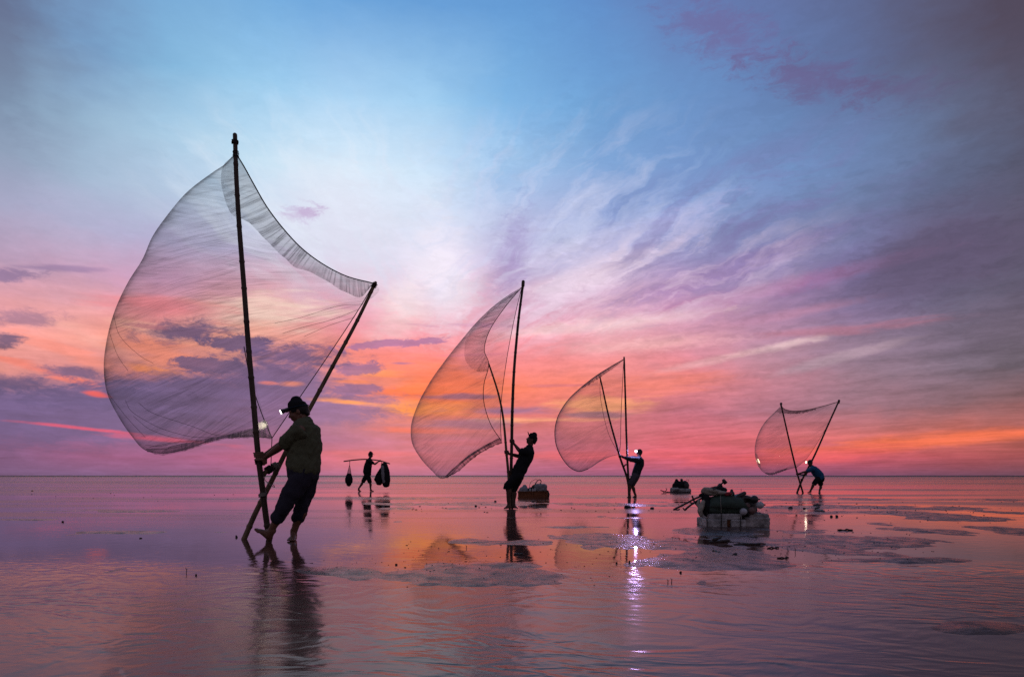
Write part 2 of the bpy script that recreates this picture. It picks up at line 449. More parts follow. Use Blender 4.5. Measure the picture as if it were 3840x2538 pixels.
class MB:
    def __init__(self):
        self.v = []; self.f = []; self.uv = None

    def ring_loft(self, rings, cap=True, closed=True):
        b = len(self.v); m = len(rings[0])
        for r in rings:
            self.v += [tuple(p) for p in r]
        for i in range(len(rings) - 1):
            for j in range(m if closed else m - 1):
                j2 = (j + 1) % m
                self.f.append((b + i * m + j, b + i * m + j2, b + (i + 1) * m + j2, b + (i + 1) * m + j))
        if cap:
            self.f.append(tuple(b + j for j in range(m))[::-1])
            self.f.append(tuple(b + (len(rings) - 1) * m + j for j in range(m)))
        return self

    def loft(self, pts, rad, seg=12, ref=Vector((0, 1, 0)), round_caps=True):
        """tube through points; rad item = r or (r_side, r_ref)"""
        pts = [Vector(p) for p in pts]
        rad = [(r, r) if not isinstance(r, (tuple, list)) else tuple(r) for r in rad]
        n = len(pts)
        tang = []
        for i in range(n):
            a = pts[max(i - 1, 0)]; c = pts[min(i + 1, n - 1)]
            t = (c - a)
            tang.append(t.normalized() if t.length > 1e-9 else Vector((0, 0, 1)))
        P2 = []; R2 = []; T2 = []
        if round_caps:
            for s in (0.1, 0.45, 0.8):
                ang = s * math.pi / 2
                k = math.cos(ang); w = math.sin(ang)
                P2.append(pts[0] - tang[0] * min(rad[0]) * k * 0.9); R2.append((rad[0][0] * w, rad[0][1] * w)); T2.append(tang[0])
        for i in range(n):
            P2.append(pts[i]); R2.append(rad[i]); T2.append(tang[i])
        if round_caps:
            for s in (0.8, 0.45, 0.1):
                ang = s * math.pi / 2
                k = math.cos(ang); w = math.sin(ang)
                P2.append(pts[-1] + tang[-1] * min(rad[-1]) * k * 0.9); R2.append((rad[-1][0] * w, rad[-1][1] * w)); T2.append(tang[-1])
        rings = []
        for p, (ra, rb), t in zip(P2, R2, T2):
            rf = ref if abs(t.dot(ref)) < 0.95 else Vector((1, 0, 0))
            a = t.cross(rf).normalized()
            b = a.cross(t).normalized()
            rings.append([p + a * (math.cos(2 * math.pi * k / seg) * ra) + b * (math.sin(2 * math.pi * k / seg) * rb) for k in range(seg)])
        return self.ring_loft(rings)

    def ell(self, c, r, axes=None, seg=16, rings=10):
        c = Vector(c)
        if isinstance(r, (int, float)): r = (r, r, r)
        X, Y, Z = axes if axes else (Vector((1, 0, 0)), Vector((0, 1, 0)), Vector((0, 0, 1)))
        rr = []
        for i in range(rings + 1):
            th = math.pi * (0.02 + 0.96 * i / rings)
            rr.append([c + X * (r[0] * math.sin(th) * math.cos(2 * math.pi * k / seg)) + Y * (r[1] * math.sin(th) * math.sin(2 * math.pi * k / seg)) + Z * (-r[2] * math.cos(th)) for k in range(seg)])
        return self.ring_loft(rr)

    def box(self, c, h, axes=None, bev=0.0):
        c = Vector(c); X, Y, Z = axes if axes else (Vector((1, 0, 0)), Vector((0, 1, 0)), Vector((0, 0, 1)))
        b = min(bev, min(h) * 0.9)
        def rect(z, i):
            hx, hy = h[0] - i, h[1] - i
            pts = []
            for (sx, sy) in ((1, 1), (-1, 1), (-1, -1), (1, -1)):
                if sx * sy > 0:
                    pts += [(sx * hx, sy * (hy - b)), (sx * (hx - b), sy * hy)]
                else:
                    pts += [(sx * (hx - b), sy * hy), (sx * hx, sy * (hy - b))]
            return [c + X * p[0] + Y * p[1] + Z * z for p in pts]
        if b > 0:
            return self.ring_loft([rect(-h[2], b), rect(-h[2] + b, 0), rect(h[2] - b, 0), rect(h[2], b)])
        q = [c + X * (sx * h[0]) + Y * (sy * h[1]) - Z * h[2] for (sx, sy) in ((1, 1), (-1, 1), (-1, -1), (1, -1))]
        q2 = [p + Z * (2 * h[2]) for p in q]
        return self.ring_loft([q, q2])

    def mesh(self, smooth=True):
        me = bpy.data.meshes.new('m')
        me.from_pydata([tuple(p) for p in self.v], [], self.f)
        bm = bmesh.new(); bm.from_mesh(me)
        bmesh.ops.recalc_face_normals(bm, faces=bm.faces)
        bm.to_mesh(me); bm.free()
        if smooth:
            me.polygons.foreach_set('use_smooth', [True] * len(me.polygons))
        me.update()
        return me

    def build(self, name, mat, parent=None, loc=None, smooth=True, label=None):
        return finish(name, self.mesh(smooth), mat, parent, loc, label)

    def build_solid(self, name, mat, parent=None, voxel=0.008, smooth_it=6, wrinkle=0.0, wscale=9.0, wstretch=(1, 1, 1), cuts=(), label=None, loc=None):
        """fuse everything into one continuous surface"""
        me = self.mesh()
        tmp = bpy.data.objects.new('tmp', me); COL.objects.link(tmp)
        m = tmp.modifiers.new('r', 'REMESH'); m.mode = 'VOXEL'; m.voxel_size = voxel; m.use_smooth_shade = True
        s = tmp.modifiers.new('s', 'SMOOTH'); s.factor = 0.5; s.iterations = smooth_it
        dg = bpy.context.evaluated_depsgraph_get()
        me2 = bpy.data.meshes.new_from_object(tmp.evaluated_get(dg))
        bpy.data.objects.remove(tmp); bpy.data.meshes.remove(me)
        if wrinkle:
            nv = len(me2.vertices)
            co = np.empty(nv * 3, 'f'); no = np.empty(nv * 3, 'f')
            me2.vertices.foreach_get('co', co); me2.vertices.foreach_get('normal', no)
            co = co.reshape(-1, 3); no = no.reshape(-1, 3)
            for i in range(nv):
                p = Vector((co[i][0] * wscale * wstretch[0], co[i][1] * wscale * wstretch[1], co[i][2] * wscale * wstretch[2]))
                k = noise.fractal(p, 0.9, 2.1, 3)
                r_ = 1 - abs(noise.noise(p * 1.4)) * 2.2
                co[i] += no[i] * (wrinkle * (0.8 * k + 0.5 * r_ + 0.35))
            me2.vertices.foreach_set('co', co.ravel()); me2.update()
        me2.polygons.foreach_set('use_smooth', [True] * len(me2.polygons))
        return finish(name, me2, mat, parent, loc, label)


def spline(pts, n):
    """Catmull-Rom through points (tuples of any length), n samples, arc-length spaced"""
    pts = [np.array(p, float) for p in pts]
    if len(pts) == 2:
        return [pts[0] * (1 - t) + pts[1] * t for t in np.linspace(0, 1, n)]
    q = [2 * pts[0] - pts[1]] + pts + [2 * pts[-1] - pts[-2]]
    dense = []
    for i in range(1, len(q) - 2):
        for t in np.linspace(0, 1, 24, endpoint=False):
            a, b, c, e = q[i - 1], q[i], q[i + 1], q[i + 2]
            dense.append(0.5 * ((2 * b) + (-a + c) * t + (2 * a - 5 * b + 4 * c - e) * t * t + (-a + 3 * b - 3 * c + e) * t ** 3))
    dense.append(pts[-1])
    dense = np.array(dense)
    L = np.r_[0, np.cumsum(np.linalg.norm(np.diff(dense[:, :2], axis=0), axis=1))]
    s = np.linspace(0, L[-1], n)
    return [np.array([np.interp(x, L, dense[:, k]) for k in range(dense.shape[1])]) for x in s]


# ------------------------------------------------------------------ materials
def principled(name, base, rough=0.6, spec=0.5, ior=1.45, var=0.25, vscale=6.0, bump=0.0, bscale=30.0, metallic=0.0, coord='Object', stretch=(1, 1, 1), sheen=0.0):
    m = bpy.data.materials.new(name); m.use_nodes = True
    t = NT(m.node_tree)
    bs = m.node_tree.nodes['Principled BSDF']
    tcn = m.node_tree.nodes.new('ShaderNodeTexCoord')
    co = t.mapping(tcn.outputs[coord], scale=stretch)
    nz = t.noise(co, vscale, 5, 0.6)
    c1 = tuple(v * (1 - var) for v in base) + (1,); c2 = tuple(min(v * (1 + var), 1) for v in base) + (1,)
    t.l.new(t.mix(t.mr(nz, 0.3, 0.7), c1, c2), bs.inputs['Base Color'])
    bs.inputs['Roughness'].default_value = rough
    bs.inputs['IOR'].default_value = ior
    bs.inputs['Specular IOR Level'].default_value = spec
    bs.inputs['Metallic'].default_value = metallic
    if sheen:
        bs.inputs['Sheen Weight'].default_value = sheen
    if bump:
        b = m.node_tree.nodes.new('ShaderNodeBump'); b.inputs['Strength'].default_value = bump
        b.inputs['Distance'].default_value = 0.01
        t.l.new(t.noise(co, bscale, 5, 0.65), b.inputs['Height']); t.l.new(b.outputs[0], bs.inputs['Normal'])
    return m


M_SKIN = principled('skin', (0.16, 0.075, 0.045), 0.5, 0.4, var=0.15, vscale=20, bump=0.15, bscale=120)
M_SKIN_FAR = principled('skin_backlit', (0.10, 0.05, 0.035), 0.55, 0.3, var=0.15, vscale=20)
M_SHIRT = principled('olive_cloth', (0.095, 0.100, 0.058), 0.9, 0.2, var=0.12, vscale=14, bump=0.25, bscale=300)
M_TROUSER = principled('navy_cloth', (0.030, 0.028, 0.040), 0.9, 0.2, var=0.15, vscale=14, bump=0.25, bscale=300)
M_BLACK = principled('black_cloth', (0.012, 0.012, 0.014), 0.9, 0.2, var=0.2, vscale=10)
M_BLUE = principled('blue_cloth', (0.015, 0.085, 0.18), 0.9, 0.2, var=0.15, vscale=10)
M_GREY = principled('grey_cloth', (0.07, 0.06, 0.075), 0.9, 0.2, var=0.15, vscale=10)
M_TEAL = principled('dark_teal_cloth', (0.02, 0.028, 0.034), 0.9, 0.2, var=0.15, vscale=10)
M_BAND = principled('strap_band', (0.02, 0.05, 0.09), 0.7, 0.3)
M_PLASTIC = principled('black_plastic', (0.015, 0.015, 0.016), 0.35, 0.5)
M_HAIR = principled('black_hair', (0.012, 0.010, 0.009), 0.55, 0.4, bump=0.3, bscale=200)
M_BAMBOO = principled('dark_bamboo', (0.055, 0.035, 0.022), 0.55, 0.4, var=0.5, vscale=5, bump=0.3, bscale=50, stretch=(3, 3, 0.6))
M_BAMBOO2 = principled('worn_bamboo', (0.15, 0.095, 0.05), 0.6, 0.35, var=0.5, vscale=6, bump=0.35, bscale=50, stretch=(3, 3, 0.7))
M_ROPE = principled('rope', (0.035, 0.03, 0.028), 0.9, 0.2)
M_ROPE_L = principled('pale_rope', (0.22, 0.20, 0.17), 0.9, 0.2, var=0.3, vscale=40)
M_CLOTHW = principled('pale_rag', (0.30, 0.27, 0.22), 0.9, 0.2, var=0.3, vscale=20, bump=0.5, bscale=60)
M_FOAM = principled('weathered_foam', (0.36, 0.35, 0.34), 0.8, 0.3, var=0.75, vscale=5, bump=0.9, bscale=45)
M_FOAM2 = principled('dirty_foam', (0.25, 0.23, 0.22), 0.85, 0.3, var=0.75, vscale=6, bump=0.9, bscale=45)
M_GREEN = principled('green_tarp', (0.030, 0.050, 0.036), 0.7, 0.35, var=0.35, vscale=8, bump=0.6, bscale=30)
M_RED = principled('red_rag', (0.22, 0.03, 0.035), 0.85, 0.2, var=0.3)
M_CRATE = principled('orange_crate_wood', (0.16, 0.055, 0.02), 0.7, 0.3, var=0.4, vscale=10, bump=0.5, bscale=40, stretch=(1, 1, 5))
M_BUOY = principled('white_float', (0.38, 0.38, 0.39), 0.5, 0.4, var=0.3, vscale=12)
M_BUOY_R = principled('brown_float', (0.14, 0.08, 0.07), 0.5, 0.4, var=0.3, vscale=12)
M_BAGW = principled('white_sack', (0.20, 0.20, 0.21), 0.7, 0.35, var=0.3, vscale=10, bump=0.6, bscale=25)
M_WOOD = principled('wet_driftwood', (0.03, 0.022, 0.02), 0.45, 0.5, var=0.5, vscale=12, bump=0.6, bscale=40)
M_CLOD = principled('mud_lump', (0.022, 0.018, 0.018), 0.6, 0.4, var=0.4, vscale=12, bump=0.7, bscale=50)


def emit_mat(name, col, strength):
    m = bpy.data.materials.new(name); m.use_nodes = True
    nt = m.node_tree
    for n in list(nt.nodes): nt.nodes.remove(n)
    e = nt.nodes.new('ShaderNodeEmission'); e.inputs[0].default_value = tuple(col) + (1,); e.inputs[1].default_value = strength
    o = nt.nodes.new('ShaderNodeOutputMaterial'); nt.links.new(e.outputs[0], o.inputs[0])
    return m


def net_mat(name, cell=0.012, thread=0.0008, col=(0.10, 0.10, 0.10), extra=0.0, fine=False, crease=1.0, speck=0.0):
    """knotted netting of round twine; twine hides more of the view where the sheet is seen edge-on.
    fine: meshes too small to draw singly, given as the share of light the twine stops"""
    m = bpy.data.materials.new(name); m.use_nodes = True
    nt = m.node_tree
    for n in list(nt.nodes): nt.nodes.remove(n)
    t = NT(nt)
    tcn = nt.nodes.new('ShaderNodeTexCoord')
    uv = tcn.outputs['UV']
    uvx, uvy, _ = t.sep(uv)
    geo = nt.nodes.new('ShaderNodeNewGeometry')
    c = t.math('ABSOLUTE', t.vmath('DOT_PRODUCT', geo.outputs['Normal'], geo.outputs['Incoming']))
    c = t.math('MAXIMUM', c, 0.17)
    w = t.math('DIVIDE', thread / cell, c)
    # bunched creases running across the bag
    wob = t.noise(t.mapping(uv, scale=(0.8, 0.8, 1)), 1.0, 2, 0.5, col=True)
    uvw = t.vmath('ADD', uv, t.vmath('SCALE', wob, s=0.22))
    n1 = t.noise(t.mapping(uvw, scale=(0.22, 8.0, 1)), 1.7, 4, 0.62, 0.0)
    ridge = t.math('SUBTRACT', 1.0, t.math('MULTIPLY', t.math('ABSOLUTE', t.math('SUBTRACT', n1, 0.5)), 11.0), clamp=True)
    where = t.mr(t.noise(t.mapping(uv, scale=(0.9, 1.3, 1)), 1.1, 3, 0.5), 0.40, 0.60)
    ridge = t.math('MULTIPLY', t.math('POWER', ridge, 2.5), where)
    lo = t.noise(t.mapping(uv, scale=(1.0, 4.0, 1)), 1.3, 5, 0.65, 0.4)
    w = t.math('MULTIPLY', w, t.mr(lo, 0.35, 0.70, 0.75, 1.35))
    if speck:
        kn = t.noise(uv, 110.0, 2, 0.6)
        w = t.math('MULTIPLY_ADD', t.mr(kn, 0.60, 0.72), speck, w)
    w = t.math('MULTIPLY_ADD', ridge, 0.26 * crease, w)
    if fine:
        cov = t.math('SUBTRACT', 1.0, t.math('POWER', t.math('SUBTRACT', 1.0, t.math('MINIMUM', w, 0.97)), 2.0))
        if extra: cov = t.math('MAXIMUM', cov, extra)
        thr = cov
    else:
        def line(expr):
            fr = t.math('FRACT', t.math('DIVIDE', expr, cell))
            return t.math('ABSOLUTE', t.math('SUBTRACT', fr, 0.5))
        a = line(t.math('ADD', uvx, uvy)); b = line(t.math('SUBTRACT', uvx, uvy))
        thr = t.math('LESS_THAN', t.math('MINIMUM', a, b), t.math('MULTIPLY', w, 0.5))
        if extra:
            thr = t.math('MAXIMUM', thr, extra)
    df = nt.nodes.new('ShaderNodeBsdfDiffuse'); df.inputs[0].default_value = tuple(col) + (1,)
    tl = nt.nodes.new('ShaderNodeBsdfTranslucent'); tl.inputs[0].default_value = tuple(col) + (1,)
    mx = nt.nodes.new('ShaderNodeMixShader'); mx.inputs[0].default_value = 0.4
    nt.links.new(df.outputs[0], mx.inputs[1]); nt.links.new(tl.outputs[0], mx.inputs[2])
    tr = nt.nodes.new('ShaderNodeBsdfTransparent')
    m2 = nt.nodes.new('ShaderNodeMixShader')
    nt.links.new(thr, m2.inputs[0]); nt.links.new(tr.outputs[0], m2.inputs[1]); nt.links.new(mx.outputs[0], m2.inputs[2])
    o = nt.nodes.new('ShaderNodeOutputMaterial'); nt.links.new(m2.outputs[0], o.inputs[0])
    return m


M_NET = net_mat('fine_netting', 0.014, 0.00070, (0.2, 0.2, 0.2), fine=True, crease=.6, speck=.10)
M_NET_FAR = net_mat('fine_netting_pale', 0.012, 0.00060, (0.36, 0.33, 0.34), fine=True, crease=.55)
M_HEM = net_mat('double_netting', 0.009, 0.0011, (0.2, 0.2, 0.2), fine=True, crease=1.5, speck=.1)
M_HEM_F = net_mat('double_netting_far', 0.009, 0.00085, (0.18, 0.17, 0.17), fine=True, crease=1.2)
M_HEM_D = net_mat('bundled_netting', 0.006, 0.0013, (0.07, 0.045, 0.06), 0.3, fine=True, crease=2)
M_HEM_SPOT = net_mat('lamp_spot_netting', 0.006, 0.0012, (0.62, 0.58, 0.46), 0.3, fine=True, crease=2)  # paler, denser netting added where the headlamp beams land, so the spots show

# ------------------------------------------------------------------ water and mud flat
def water_material():
    m = bpy.data.materials.new('shallow_water'); m.use_nodes = True
    nt = m.node_tree; t = NT(nt); bs = nt.nodes['Principled BSDF']
    geo = nt.nodes.new('ShaderNodeNewGeometry')
    pos = geo.outputs['Position']
    px_, py_, _ = t.sep(pos)
    # wind-ruffled and calm areas of the sheet
    band = t.noise(t.mapping(pos, scale=(0.05, 0.34, 1)), 1.0, 6, 0.62, 0.6)
    far_band = t.noise(t.mapping(pos, scale=(0.006, 0.05, 1)), 1.0, 6, 0.65, 0.3)
    wob = t.noise(t.mapping(pos, scale=(0.5, 0.9, 1)), 1.0, 4, 0.55)
    yy = t.math('ADD', py_, t.math('MULTIPLY', t.math('SUBTRACT', wob, 0.5), 1.6))
    patchy = t.mr(t.noise(t.mapping(pos, scale=(0.6, 0.8, 1)), 0.8, 3, 0.5), 0.38, 0.62, 0.30, 1.15)
    near = t.math('MULTIPLY', t.mr(yy, 5.8, 4.8, 0.0, 1.0, smooth=True), patchy)
    calm = t.math('MULTIPLY', t.mr(band, 0.44, 0.60, 0.0, 1.0, smooth=True), t.mr(py_, 7.5, 12.0, 0.15, 1.0))
    farr = t.math('MULTIPLY', t.mr(far_band, 0.42, 0.58, 0.0, 1.0, smooth=True), t.mr(py_, 25.0, 60.0))
    amp = t.math('ADD', t.math('MULTIPLY', near, 1.0), t.math('MULTIPLY', calm, 0.16))
    amp = t.math('ADD', amp, 0.10)
    pw = t.noise(t.mapping(pos, scale=(1, 1, 1)), 0.5, 2, 0.5, col=True)
    pos_w = t.vmath('ADD', pos, t.vmath('SCALE', pw, s=1.3))
    r1 = t.noise(t.mapping(t.mapping(pos_w, rot=(0, 0, R(24))), scale=(0.72, 1.15, 1)), 6.6, 1, 0.4, 0.8)
    r2 = t.noise(t.mapping(t.mapping(pos_w, rot=(0, 0, R(-28))), scale=(0.8, 1.15, 1)), 16.0, 1, 0.5, 0.3)
    r3 = t.noise(pos, 60.0, 1, 0.5)
    h = t.math('ADD', t.math('MULTIPLY', r1, 1.0), t.math('MULTIPLY', r2, 0.22))
    h = t.math('ADD', h, t.math('MULTIPLY', r3, 0.03))
    h = t.math('MULTIPLY', h, amp)
    b = nt.nodes.new('ShaderNodeBump'); b.inputs['Strength'].default_value = 1.0; b.inputs['Distance'].default_value = 0.0080
    t.l.new(h, b.inputs['Height']); t.l.new(b.outputs[0], bs.inputs['Normal'])
    bs.inputs['Base Color'].default_value = (0.100, 0.046, 0.036, 1)
    bs.inputs['IOR'].default_value = 1.28
    rg = t.math('ADD', t.math('MULTIPLY', calm, 0.17), 0.035)
    rg = t.math('ADD', rg, t.mr(yy, 5.8, 4.4, 0.0, 0.12))
    rg = t.math('ADD', rg, t.math('MULTIPLY', farr, 0.16))
    rg = t.math('ADD', rg, t.mr(py_, 120.0, 700.0, 0.0, 0.40))
    t.l.new(rg, bs.inputs['Roughness'])
    return m


def mud_material():
    m = bpy.data.materials.new('wet_mud'); m.use_nodes = True
    nt = m.node_tree; t = NT(nt); bs = nt.nodes['Principled BSDF']
    geo = nt.nodes.new('ShaderNodeNewGeometry'); pos = geo.outputs['Position']
    n1 = t.noise(pos, 2.0, 6, 0.65)
    t.l.new(t.mix(t.mr(n1, 0.35, 0.65), (0.030, 0.018, 0.018, 1), (0.062, 0.036, 0.034, 1)), bs.inputs['Base Color'])
    n2 = t.noise(pos, 6.0, 4, 0.6)
    t.l.new(t.mr(n2, 0.4, 0.62, 0.12, 0.38), bs.inputs['Roughness'])
    bs.inputs['IOR'].default_value = 1.27
    b = nt.nodes.new('ShaderNodeBump'); b.inputs['Strength'].default_value = 1.0; b.inputs['Distance'].default_value = 0.005
    hh = t.math('ADD', t.noise(pos, 28.0, 5, 0.7), t.math('MULTIPLY', t.noise(pos, 7.0, 2, 0.5), 1.2))
    t.l.new(hh, b.inputs['Height']); t.l.new(b.outputs[0], bs.inputs['Normal'])
    return m


M_WATER = water_material()
M_MUD = mud_material()

mw = MB()
mw.v = [(-9000, -60, 0), (9000, -60, 0), (9000, 9000, 0), (-9000, 9000, 0)]
mw.f = [(0, 1, 2, 3)]
wo_ = mw.build('water', M_WATER, smooth=False)
wo_['kind'] = 'structure'

# the mud flat under the water, rising above it in low bars; (x, y, half width, half height) as seen
BARS = [
 (1900, 2040, 330, 20), (2350, 2045, 420, 38), (2850, 2060, 480, 40), (2600, 2110, 420, 22), (3250, 2030, 380, 22),
 (1720, 2150, 380, 34), (1290, 2140, 170, 16), (2000, 2120, 260, 12), (1800, 2185, 240, 14),
 (1640, 1906, 190, 5), (1750, 1888, 420, 7), (2350, 1890, 330, 8), (2250, 1866, 260, 4), (3050, 1872, 300, 5),
 (3150, 1900, 360, 8), (3350, 1925, 420, 10), (3600, 1945, 300, 9), (3500, 1905, 320, 6), (3700, 1875, 260, 4),
 (3650, 1995, 340, 18), (3350, 2100, 420, 10), (3600, 2355, 270, 26), (2150, 1975, 180, 4), (2700, 2000, 200, 6),
 (430, 1916, 260, 4), (560, 1995, 190, 5), (200, 1838, 260, 3), (150, 1947, 170, 4), (1200, 1867, 120, 3), (3000, 1990, 260, 9), (2745, 1986, 170, 20),
 (1550, 1868, 340, 4), (820, 1995, 150, 3), (2650, 1862, 260, 4),
]


def bar_height(X, Y):
    if Y < 2.4: return -0.03
    px = CX + X / Y * F; py = HZ + CAM_H * F / Y
    f = -1.5
    for (cx, cy, a, b) in BARS:
        q = 1 - ((px - cx) / a) ** 2 - ((py - cy) / b) ** 2
        if q > f: f = q
    n1 = noise.fractal(Vector((X * 0.9, Y * 0.55, 3.1)), 0.9, 2.0, 5)
    n2 = noise.noise(Vector((X * 6, Y * 3.0, 9.0)))
    h = 0.010 * f + 0.020 * n1 + 0.004 * n2 - 0.001
    return max(min(h, 0.02), -0.05)


def mud_mesh():
    ys = [2.3]
    while ys[-1] < 70:
        ys.append(ys[-1] + max(0.035, ys[-1] ** 2 / 1792 * 1.7))
    nx = 420
    V = []; Fc = []
    for Y in ys:
        for i in range(nx + 1):
            X = (-0.86 + 1.72 * i / nx) * Y
            V.append((X, Y, bar_height(X, Y)))
    for j in range(len(ys) - 1):
        for i in range(nx):
            a = j * (nx + 1) + i
            Fc.append((a, a + 1, a + nx + 2, a + nx + 1))
    # skirt out to the far distance, under the water
    b = len(V)
    V += [(-9000, -60, -0.06), (9000, -60, -0.06), (9000, 9000, -0.06), (-9000, 9000, -0.06)]
    Fc.append((b, b + 1, b + 2, b + 3))
    mb = MB(); mb.v = V; mb.f = Fc
    me = bpy.data.meshes.new('ground'); me.from_pydata(V, [], Fc)
    me.polygons.foreach_set('use_smooth', [True] * len(me.polygons))
    me.update()
    return me


g = finish('ground', mud_mesh(), M_MUD)
g['kind'] = 'structure'


# ------------------------------------------------------------------ nets
def interp_curve(keys, n):
    """keys: list of (t, px, py, Y). smooth curve sampled at n values of t"""
    ts = np.array([k[0] for k in keys], float)
    A = np.array([k[1:] for k in keys], float)
    m = np.zeros_like(A)
    for i in range(len(keys)):
        if i == 0: m[i] = (A[1] - A[0]) / (ts[1] - ts[0])
        elif i == len(keys) - 1: m[i] = (A[-1] - A[-2]) / (ts[-1] - ts[-2])
        else:
            s0 = (A[i] - A[i - 1]) / (ts[i] - ts[i - 1]); s1 = (A[i + 1] - A[i]) / (ts[i + 1] - ts[i])
            h0 = ts[i] - ts[i - 1]; h1 = ts[i + 1] - ts[i]
            m[i] = (s0 * h1 + s1 * h0) / (h0 + h1)
    out = []
    for t in np.linspace(0, 1, n):
        i = min(max(np.searchsorted(ts, t) - 1, 0), len(ts) - 2)
        h = ts[i + 1] - ts[i]; s = (t - ts[i]) / h
        out.append((2 * s**3 - 3 * s**2 + 1) * A[i] + (s**3 - 2 * s**2 + s) * h * m[i] + (-2 * s**3 + 3 * s**2) * A[i + 1] + (s**3 - s**2) * h * m[i + 1])
    return out


def auto_t(pts):
    L = [0]
    for i in range(1, len(pts)):
        L.append(L[-1] + math.hypot(pts[i][0] - pts[i - 1][0], pts[i][1] - pts[i - 1][1]))
    return [(l / L[-1],) + tuple(p) for l, p in zip(L, pts)]


def grid_mesh(name, rows, uvs, mat, parent):
    """rows: list of lists of Vectors"""
    V = []; Fc = []; m = len(rows[0])
    for r in rows: V += [tuple(p) for p in r]
    for i in range(len(rows) - 1):
        for j in range(m - 1):
            Fc.append((i * m + j, i * m + j + 1, (i + 1) * m + j + 1, (i + 1) * m + j))
    me = bpy.data.meshes.new(name); me.from_pydata(V, [], Fc)
    uvl = me.uv_layers.new(name='UVMap')
    flat = [uv for r in uvs for uv in r]
    arr = np.empty(len(me.loops) * 2, 'f')
    vi = np.empty(len(me.loops), 'i'); me.loops.foreach_get('vertex_index', vi)
    fa = np.array(flat, 'f')[vi]
    uvl.data.foreach_set('uv', fa.ravel())
    me.polygons.foreach_set('use_smooth', [True] * len(me.polygons))
    me.update()
    return finish(name, me, mat, parent)


def net_bag(name, O, Fr, Bk, Y0, bulge, ppm, mat, parent, nt_=150, wr=0.012, seed=0.0, wf=34.0):
    """pouch whose outer fold is curve O, front mouth edge Fr, back mouth edge Bk (each a list of (t,px,py,Y))"""
    Oc = interp_curve(O, nt_); Fc_ = interp_curve(Fr, nt_); Bc = interp_curve(Bk, nt_)
    nphi = 26
    rows = []; uvs = []
    for i in range(nt_):
        t = i / (nt_ - 1)
        dth = bulge * (math.sin(math.pi * min(max(t, 0), 1)) ** 0.7)
        row = []; uv = []; acc = 0; prev = None
        # front edge -> fold -> back edge
        for k in range(-nphi, nphi + 1):
            s = 1 - abs(k) / nphi
            ph = s * math.pi / 2
            edge = Fc_[i] if k < 0 else Bc[i]
            wgt = math.sin(ph)
            px = edge[0] * (1 - wgt) + Oc[i][0] * wgt
            py = edge[1] * (1 - wgt) + Oc[i][1] * wgt
            # depth: starts at the edge's own, bellies out, closes at the fold
            yb = edge[2] * (1 - wgt) + Oc[i][2] * wgt
            bel = math.sin(2 * ph) * 0.6 + math.cos(ph) * math.sin(ph) * 0.3
            Y = yb + (-1 if k < 0 else 1) * dth * bel
            # creases run across the bag, from mouth edge to fold
            env = (math.sin(ph) ** 0.5) * min(1, 8 * t + .1) * 1.0
            q = noise.fractal(Vector((t * wf + 0.7 * s, s * 1.6 + (3 if k < 0 else 9), seed)), 0.8, 2.2, 4)
            Y += wr * 2.2 * q * (0.35 + env) * (1 - 0.9 * (s > 0.995))
            p = P(px, py, Y)
            if abs(k) < nphi * 0.93 or True:
                p.z += wr * 0.25 * q * (1 - s) * (0 if abs(k) == nphi else 1)
            if prev is not None: acc += (p - prev).length
            prev = p
            row.append(p); uv.append([acc, 0])
        mid = uv[nphi][0]
        for k in range(len(uv)): uv[k][0] -= mid
        rows.append(row); uvs.append(uv)
    Ls = 0
    for i in range(nt_):
        if i: Ls += (rows[i][nphi] - rows[i - 1][nphi]).length
        for k in range(len(uvs[i])): uvs[i][k][1] = Ls
    return grid_mesh(name, rows, uvs, mat, parent)


def net_strip(name, A, B, Y_of, mat, parent, n=90, m=9, wr=0.01, seed=5.0, puff=0.03):
    Ac = spline(A, n); Bc = spline(B, n)
    rows = []; uvs = []; L = 0; prev = None
    for i in range(n):
        row = []; uv = []; acc = 0; pp = None
        for j in range(m):
            s = j / (m - 1)
            px = Ac[i][0] * (1 - s) + Bc[i][0] * s; py = Ac[i][1] * (1 - s) + Bc[i][1] * s
            q = noise.fractal(Vector((i / n * 46, s * 1.5, seed)), 0.8, 2.2, 4)
            Y = Y_of(i / (n - 1), s) + wr * q - puff * math.sin(math.pi * s)
            if s > 0.9: py += 5 * noise.noise(Vector((i / n * 20, 1.0, seed)))
            p = P(px, py, Y)
            if pp is not None: acc += (p - pp).length
            pp = p; row.append(p); uv.append([acc, 0])
        if prev is not None: L += (row[0] - prev).length
        prev = row[0]
        for k in uv: k[1] = L
        rows.append(row); uvs.append(uv)
    return grid_mesh(name, rows, uvs, mat, parent)


